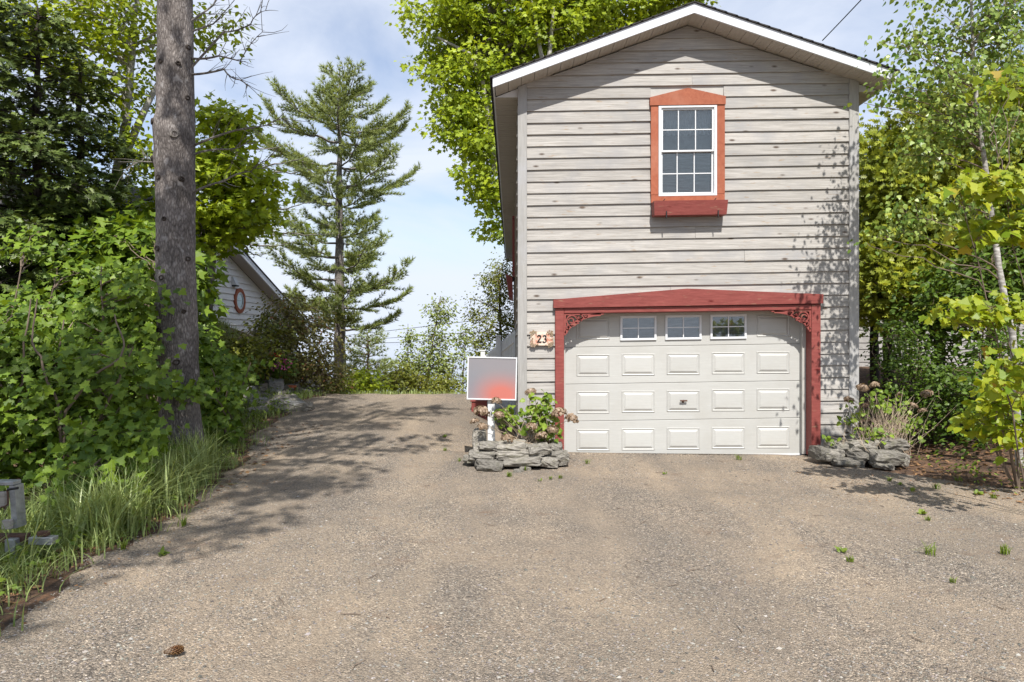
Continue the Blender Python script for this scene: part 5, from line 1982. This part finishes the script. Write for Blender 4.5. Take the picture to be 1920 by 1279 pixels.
# poplars against the sky
broadleaf('poplar_tree', 'slender pale-leaved poplar between the lone pine and the sign', 'tree', [(W(795, 740, 22).x, 22, hz(-2.9, 22)), W(802, 700, 22), W(815, 620, 22), W(826, 555, 22)], .05,
          [E(825, 590, 22, 24, 34, .4), E(812, 640, 22, 36, 32, .5), E(800, 690, 22, 40, 30, .5), E(835, 690, 22, 26, 30, .4)], 210, 15, .15, .10, SH_OVAL, M['l_poplar'], M['twig'], n_limb=24, twig_r=.006)
broadleaf('poplar_tree', 'small spindly poplar beside the lone pine against the sky', 'tree', [(W(765, 740, 22).x, 22, hz(-3.4, 22)), W(765, 680, 22), W(765, 607, 22)], .03, [E(765, 640, 22, 14, 34, .25), E(762, 690, 22, 24, 30, .4)], 70, 14, .12, .095, SH_OVAL, M['l_poplar'], M['twig'], n_limb=12, twig_r=.005)
broadleaf('poplar_tree', 'wispy pale poplar just beside the sign against the sky', 'tree', [(W(868, 740, 21).x, 21, hz(-1.5, 21)), W(868, 700, 21), W(875, 620, 21)], .03, [E(868, 640, 21, 16, 40, .3), E(862, 705, 21, 24, 30, .3)], 60, 13, .12, .095, SH_OVAL, M['l_poplar'], M['twig'], n_limb=12, twig_r=.005)
broadleaf('olive_tree', 'dense olive-green tree tucked beside the garage side wall', 'tree', [(W(940, 740, 24).x, 24, hz(-.4, 24)), W(940, 660, 24), W(936, 520, 24)], .1, [E(945, 600, 24, 38, 60, .9), E(925, 540, 24, 22, 50, .6), E(905, 640, 24, 26, 40, .6), E(950, 520, 24.5, 26, 40, .6), E(890, 590, 24, 16, 40, .4)], 230, 22, .17, .10, SH_OVAL, M['l_olive'], M['twig'], n_limb=34, twig_r=.007)

# --- right side
for k, (px, Y, hpx, rx) in enumerate(((1665, 12.4, 215, 75), (1760, 12.0, 150, 85), (1860, 11.5, 90, 90), (1960, 11.0, 60, 90), (1640, 14.5, 330, 60))):
    x = (px - CX) / F * Y
    b0 = hz(x, Y)
    labs = ['olive cedar against the garage corner with dark lower trunk', 'olive cedar behind the birch with bare lower trunk', 'olive cedar behind the maple sapling', 'olive cedar at the outer edge of the hedge row', 'small cedar standing behind the corner cedar']
    ph = [E(px, (hpx + 620) / 2, Y, rx, (600 - hpx) / 2, .8), E(px - 5, 520, Y - .2, rx * .95, 110, .9), E(px + 4, hpx + 120, Y, rx * .75, 120, .7)]
    broadleaf('cedar_tree', labs[k], 'tree', [(x, Y, b0), W(px, 600, Y), W(px - 4, 400, Y), W(px + 2, hpx, Y)], .10, ph, 430, 15, .16, .17, SH_SPRAY, M['l_cedar'], M['dark_bark'], group='cedars beside the garage', n_limb=60, twig_r=.005, leafkw=dict(up=.35, front=.85, rnd=.5, droop_axis=.1, tint_c=.35, fold=.06))
g = G()
tq = thing('bare_tree', 'dark bare trunk standing between the cedars and the garage', 'tree', gp(1640, 13.2))
p0 = gp(1640, 13.2)
tube(g, [p0, W(1638, 640, 13.2), W(1641, 520, 13.2), W(1640, 420, 13.2)], [.08, .075, .06, .04], 8)
g.build('trunk', M['dark_bark'], tq, smooth=True)

bt, clu_b = broadleaf('birch_tree', 'young birch with slim white trunk and small fluttering leaves by the garage', 'tree', [gp(1912, 7.7), W(1900, 640, 7.7), W(1872, 500, 7.7), W(1850, 330, 7.7), W(1832, 200, 7.7), W(1822, 60, 7.7), W(1818, -120, 7.7)], .042,
          [E(1760, 60, 7.7, 85, 45, .5), E(1690, 85, 7.6, 45, 32, .35), E(1745, 150, 7.6, 90, 45, .5), E(1655, 175, 7.6, 40, 18, .2), E(1860, 100, 7.8, 80, 90, .6), E(1800, 230, 7.7, 100, 50, .5), E(1730, 290, 7.8, 60, 40, .4), E(1870, 250, 7.9, 60, 60, .5), E(1700, 410, 7.9, 55, 45, .35), E(1640, 445, 7.8, 26, 20, .2), E(1800, 380, 8, 60, 50, .4), E(1890, 10, 7.6, 60, 60, .5), E(1820, -60, 7.7, 130, 60, .6), E(1620, 205, 7.65, 22, 12, .15)],
          470, 12, .11, .062, SH_BIRCH, M['l_birch'], M['pale_bark'], n_limb=46, twig_r=.003, limb_r=.009, limb_mat=M['twig'], leafkw=dict(up=.25, front=.75, rnd=.6, droop_axis=-.9, tint_c=.45), r_top=.012)
g = G()
tube(g, curve(W(1828, 80, 7.7), W(1850, 50, 7.7), W(1862, 0, 7.7), 7), np.linspace(.018, .01, 7), 6)
tube(g, curve(W(1826, 85, 7.7), W(1800, 72, 7.6), W(1782, 66, 7.6), 6), np.linspace(.013, .006, 6), 6)
g.build('limb', M['pale_bark'], bt, smooth=True)
# bright maple sapling: single leaves
sapling('yellow-green maple sapling with broad translucent leaves beside the birch', gp(1960, 6.0), [W(1880, 330, 6.0), W(1800, 360, 5.9), W(1850, 560, 5.9), W(1930, 480, 6.0)],
        [E(1860, 350, 5.9, 75, 30, .22), E(1800, 372, 5.9, 40, 18, .15), E(1850, 435, 6.0, 65, 28, .2), E(1930, 420, 6.0, 40, 60, .2), E(1840, 580, 5.8, 75, 24, .2), E(1790, 600, 5.8, 35, 14, .1), E(1905, 590, 5.9, 40, 40, .2), E(1915, 700, 5.7, 28, 60, .2), E(1900, 160, 6.2, 50, 26, .2)], 130, 6, .092, 300, 'l_yellow_a', LM_YELLOW, .085, 'twig', None, r0=.008, front=.5)
shrub('understory_shrub', 'dark green shrub in the shade under the cedars', [E(1720, 720, 9.6, 60, 70, .5), E(1690, 650, 10.2, 50, 60, .5), E(1780, 780, 9.2, 60, 55, .4)], gp(1740, 9.6), 160, 22, .11, .065, SH_OVAL, 'l_shrub', stems=9)
shrub('understory_shrub', 'dark green shrub under the birch spreading over needle litter', [E(1820, 740, 9.0, 60, 70, .5), E(1880, 680, 9.4, 60, 80, .5), E(1850, 810, 8.6, 60, 35, .4), E(1930, 760, 8.8, 50, 80, .4)], gp(1850, 9.0), 190, 20, .12, .075, SH_OVAL, 'l_shrub', stems=9)
shrub('understory_shrub', 'light green leafy shrub drooping over the litter below the maple sapling', [E(1900, 730, 6.9, 45, 45, .25), E(1850, 790, 7.2, 50, 30, .25), E(1910, 810, 6.8, 40, 30, .2)], gp(1910, 7.0), 46, 9, .1, .10, SH_BROAD, 'l_yellow_a', stems=6)
dk = shrub('understory_shrub', 'tall dark laurel-like shrub deep behind the birch trunk', [E(1830, 560, 10.2, 80, 110, .6), E(1900, 480, 10.4, 70, 120, .6), E(1740, 600, 10.8, 60, 100, .5)], gp(1840, 10.3), 240, 18, .16, .1, SH_OVAL, 'l_shrub', stems=9)

# --- hydrangeas with dried heads in the two planters
HEAD = []
for k in range(3):
    g = G()
    d = rand_dirs(120)
    d[:, 2] = np.abs(d[:, 2]) * .9 - .25
    rad = rng.uniform(.7, 1.05, (120, 1))
    leaves(g, d * rad * np.array([1, 1, .85]), np.cross(d, rand_dirs(120)), d + rng.normal(0, .3, (120, 3)), rng.uniform(.3, .5, 120), SH_BROAD, np.clip(rng.normal(.5, .25, 120), 0, 1), .35)
    HEAD.append(g.mesh('dry_flower_head', M['l_dry']))
LM_H = []
for k in range(3):
    g = G()
    leaves(g, [(0, 0, 0)], [(0, 1, 0)], [(0, 0, 1)], 1.0, SH_BROAD * (1 + rng.normal(0, .04, SH_BROAD.shape)), .5, .25 + .1 * k, .15 + .1 * k)
    LM_H.append(g.mesh('leaf', M['l_hydr']))


def hydrangea(label, base, ells, heads, n_leaf, size):
    t = thing('hydrangea', label, 'shrub', tuple(base), None)
    c, _ = in_ell(ells, n_leaf, .6)
    g = G()
    b_ = np.array(base, float)
    for q in range(0, n_leaf, 4):
        s = b_ + rng.normal(0, .16, 3) * np.array([1, .4, 0])
        tube(g, curve(s, (s + c[q]) / 2 + rng.normal(0, .03, 3), c[q], 6), np.linspace(.006, .002, 6), 4)
    for px, py, Y, r_ in heads:
        e = np.array(W(px, py, Y))
        s = b_ + rng.normal(0, .14, 3) * np.array([1, .4, 0])
        tube(g, curve(s, (s + e) / 2 + rng.normal(0, .04, 3) + np.array([0, 0, .05]), e, 7), np.linspace(.005, .0022, 7), 4)
        link('dry_flower_head', random.choice(HEAD), t, tuple(e), (random.uniform(-.5, .5), random.uniform(-.5, .5), random.uniform(0, 6)), (r_ * 1.35, r_ * 1.35, r_ * 1.35 * random.uniform(.85, 1.1)))
    g.build('stems', M['pale_twig'], t)
    ax = rand_dirs(n_leaf)
    ax[:, 2] = -.3
    ax[:, 1] -= .4
    nr = np.array([0, -.6, .7]) + rng.normal(0, .35, (n_leaf, 3))
    leaf_objects(t, c, ax, nr, size * rng.uniform(.55, 1.2, n_leaf), LM_H)
    return t


hydrangea('leafy hydrangea with dried tan flower heads in the planter below the plaque', (.28, 8.72, .2), [E(1010, 770, 8.7, 40, 40, .16), E(960, 790, 8.7, 32, 32, .14), E(1030, 805, 8.6, 24, 28, .12), E(1020, 745, 8.75, 16, 18, .08), E(940, 775, 8.6, 20, 14, .1)],
          [(903, 772, 8.6, .075), (890, 790, 8.6, .045), (905, 800, 8.5, .05), (930, 752, 8.6, .05), (935, 778, 8.5, .05), (995, 735, 8.7, .055), (997, 800, 8.5, .055), (1016, 818, 8.5, .06), (1036, 805, 8.5, .055), (1048, 775, 8.55, .075), (1072, 785, 8.6, .065), (952, 822, 8.4, .055), (946, 770, 8.7, .04)], 300, .088)
hydrangea('twiggy hydrangea with dried heads and small leaves in the corner planter', (4.75, 8.75, .2), [E(1600, 785, 8.6, 30, 36, .14), E(1660, 760, 8.8, 50, 45, .2), E(1700, 800, 8.7, 40, 32, .18), E(1560, 825, 8.5, 22, 14, .1), E(1640, 815, 8.5, 40, 22, .14)],
          [(1592, 750, 8.6, .05), (1617, 727, 8.8, .06), (1640, 722, 8.8, .045), (1688, 740, 8.9, .04), (1738, 738, 8.9, .06), (1712, 760, 8.9, .045), (1730, 770, 8.9, .045)], 280, .07)
# dry grass stalks in the corner planter
g = G()
b0 = np.array([4.62, 8.55, .15])
for q in range(110):
    s = b0 + rng.normal(0, .14, 3) * np.array([1.3, .5, 0])
    e = s + np.array([rng.normal(0, .22), rng.normal(0, .1), rng.uniform(.3, .75)])
    tube(g, curve(s, (s + e) / 2 + rng.normal(0, .03, 3), e, 4), [.0028, .0024, .002, .001], 3)
tag(g.build('dry_stalks', M['pale_twig']), 'tuft of dry straw-coloured stalks in the corner planter', 'dry stalks', kind='stuff')


# --- grass
def blades(g, pos, h, width, lean=.35, tint=(.5, .25), segs=5):
    n = len(pos)
    az = rng.random(n) * 6.283
    d = np.stack([np.cos(az), np.sin(az), np.zeros(n)], -1)
    side = np.stack([-np.sin(az), np.cos(az), np.zeros(n)], -1)
    H = h * rng.uniform(.55, 1.15, n)
    ln = np.abs(rng.normal(0, lean, n)) + .08
    v = []
    for k in range(segs + 1):
        u = k / segs
        c = pos + np.array([0, 0, 1.0]) * (H * (u - .25 * ln * u ** 3))[:, None] + d * (H * ln * u ** 2.4)[:, None]
        w = width * (1 - u ** 2.2) * .5 + .0008
        v += [c - side * w, c + side * w]
    v = np.stack(v, 1)
    K = 2 * (segs + 1)
    f = np.array([[2 * k, 2 * k + 1, 2 * k + 3, 2 * k + 2] for k in range(segs)])
    F_ = (f[None] + K * np.arange(n)[:, None, None]).reshape(-1, 4)
    t = np.clip(rng.normal(tint[0], tint[1], n), 0, 1)
    g.add(v.reshape(-1, 3), F_, np.repeat(t, segs))


def strip_pos(n, y0, y1, w0, w1, clump=.06):
    y = rng.uniform(y0, y1, n)
    x = np.array(edge_l(y)) - rng.uniform(w0, w1, n)
    k = max(4, n // 16)
    ci = rng.integers(0, k, n)
    x, y = x[ci] + rng.normal(0, clump, n), y[ci] + rng.normal(0, clump, n)
    return np.stack([x, y, height(x, y) - .01], -1)


g = G()
blades(g, strip_pos(3000, 5.2, 8.3, .03, .9), .56, .013, .62, (.68, .22))
q = strip_pos(1500, 3.2, 6.2, .05, 1.2)
q = q[(q[:, 1] > 4.9) | (rng.random(len(q)) < .3)]
blades(g, q, .42, .011, .6, (.5, .25))
blades(g, strip_pos(3600, 3.0, 8.4, -.06, 1.1, .1), .2, .008, .7, (.45, .25))
tag(g.build('tall_grass', M['grass']), 'tall green grass fringing the drive below the tall pine', 'grass', kind='stuff')
g = G()
blades(g, strip_pos(2600, 8.2, 14.2, .0, .75, .12), .16, .008, .6, (.45, .25))
q = np.stack([rng.uniform(-6.6, -4.4, 3000), rng.uniform(11, 15.5, 3000)], -1)
blades(g, np.stack([q[:, 0], q[:, 1], height(q[:, 0], q[:, 1]) - .01], -1), .22, .012, .55, (.5, .25))
q = np.stack([rng.uniform(-4.2, -.4, 900), rng.uniform(14.6, 16.5, 900)], -1)
blades(g, np.stack([q[:, 0], q[:, 1], height(q[:, 0], q[:, 1]) - .01], -1), .14, .01, .5, (.5, .25))
tag(g.build('bank_grass', M['grass']), 'short grass covering the bank along the rising drive', 'grass', kind='stuff')
# low ferny plants at the edge of the drive
g = G()
n = 900
y = rng.uniform(3.3, 14, n)
x = np.array(edge_l(y)) - rng.uniform(.05, 1.3, n)
c = np.stack([x, y, height(x, y) + rng.uniform(.02, .16, n)], -1)
leaf_cloud(g, c, 6, .05, .05, SH_OVAL, up=.8, front=.3)
n = 700
y = rng.uniform(5.5, 9.6, n)
x = rng.uniform(4.9, 8, n)
c = np.stack([x, y, height(x, y) + rng.uniform(.02, .1, n)], -1)
leaf_cloud(g, c[rng.random(n) < .28], 5, .05, .05, SH_OVAL, up=.8, front=.3)
tag(g.build('ground_cover', M['weed']), 'low leafy ground cover along the edges of the gravel', 'ground cover', kind='stuff')
# dead leaves and needles on the forest floor
g = G()
n = 5200
x = np.concatenate([rng.uniform(4.7, 9, n // 2), rng.uniform(-7, -3, n // 2)])
y = np.concatenate([rng.uniform(5.5, 10, n // 2), rng.uniform(3, 11, n // 2)])
d = rand_dirs(n)
d[:, 2] *= .15
leaves(g, np.stack([x, y, height(x, y) + .02], -1), d, np.array([0, 0, 1.0]) + rng.normal(0, .25, (n, 3)), rng.uniform(.03, .075, n), SH_OVAL, rng.random(n), .2)
n = 500
x = np.concatenate([rng.uniform(3.2, 5.2, n // 2), rng.uniform(-3.2, -2.6, n // 2)])
y = np.concatenate([rng.uniform(6.5, 8.4, n // 2), rng.uniform(3.6, 8, n // 2)])
d = rand_dirs(n)
d[:, 2] *= .1
leaves(g, np.stack([x, y, height(x, y) + .035], -1), d, np.array([0, 0, 1.0]) + rng.normal(0, .2, (n, 3)), rng.uniform(.015, .035, n), SH_DIA, rng.random(n), .2)
tag(g.build('leaf_litter', M['litter']), 'brown dead leaves and needles scattered beside the gravel', 'leaf litter', kind='stuff')

g = G()
for q in range(70):
    y = rng.uniform(2.6, 9)
    x = rng.uniform(-2.7, 4.6)
    if abs(x) > .76 * y:
        continue
    a_ = rng.random() * 3.14
    L_ = rng.uniform(.03, .14)
    c = np.array([[x + math.cos(a_) * t_ * L_, y + math.sin(a_) * t_ * L_, 0] for t_ in (0, .4, .7, 1)]) + rng.normal(0, .004, (4, 3))
    c[:, 2] = height(c[:, 0], c[:, 1]) + .02
    tube(g, c, [.002, .0028, .0024, .001], 4)
tag(g.build('fallen_twigs', M['twig']), 'broken twigs and needles scattered over the gravel', 'twigs', kind='stuff')

# --- weeds in the gravel, one by one
WEEDS = [(955, 897, .05), (928, 868, .045), (862, 868, .045), (834, 848, .04), (832, 822, .05), (985, 885, .04), (1385, 865, .06), (1590, 877, .09), (1100, 872, .05), (1742, 1045, .075), (1578, 1040, .05), (1882, 1044, .06), (1592, 1058, .04), (1728, 968, .05), (1740, 980, .03), (1668, 905, .04), (1690, 912, .04), (1712, 925, .045), (1755, 920, .05), (1832, 930, .06), (1862, 938, .04), (1785, 1098, .03), (304, 1045, .06), (345, 990, .08), (232, 1035, .05), (1012, 905, .03), (1032, 902, .035), (1050, 900, .03), (1246, 892, .03), (1796, 905, .05)]
for k, (px, py, r_) in enumerate(WEEDS):
    p = hit(px, py, 2)
    g = G()
    n = random.choice([9, 12, 16])
    P_ = np.repeat([[p.x, p.y, p.z + .02]], n, 0) + rng.normal(0, r_ * .25, (n, 3)) * np.array([1, 1, 0])
    if k % 3 != 1:
        blades(g, np.repeat(P_, 2, 0), r_ * 1.3, .006, .6, (.6, .2), 3)
    else:
        d = rand_dirs(n)
        d[:, 2] = np.abs(d[:, 2]) * .6 + .25
        leaves(g, P_, d, np.array([0, -.2, 1.0]) + rng.normal(0, .2, (n, 3)), r_ * rng.uniform(.6, 1.2, n), SH_OVAL, np.clip(rng.normal(.6, .2, n), 0, 1), .2)
    tag(g.build('gravel_weed', M['weed']), 'small green weed sprouting from the gravel', 'weed', 'weeds in the gravel')
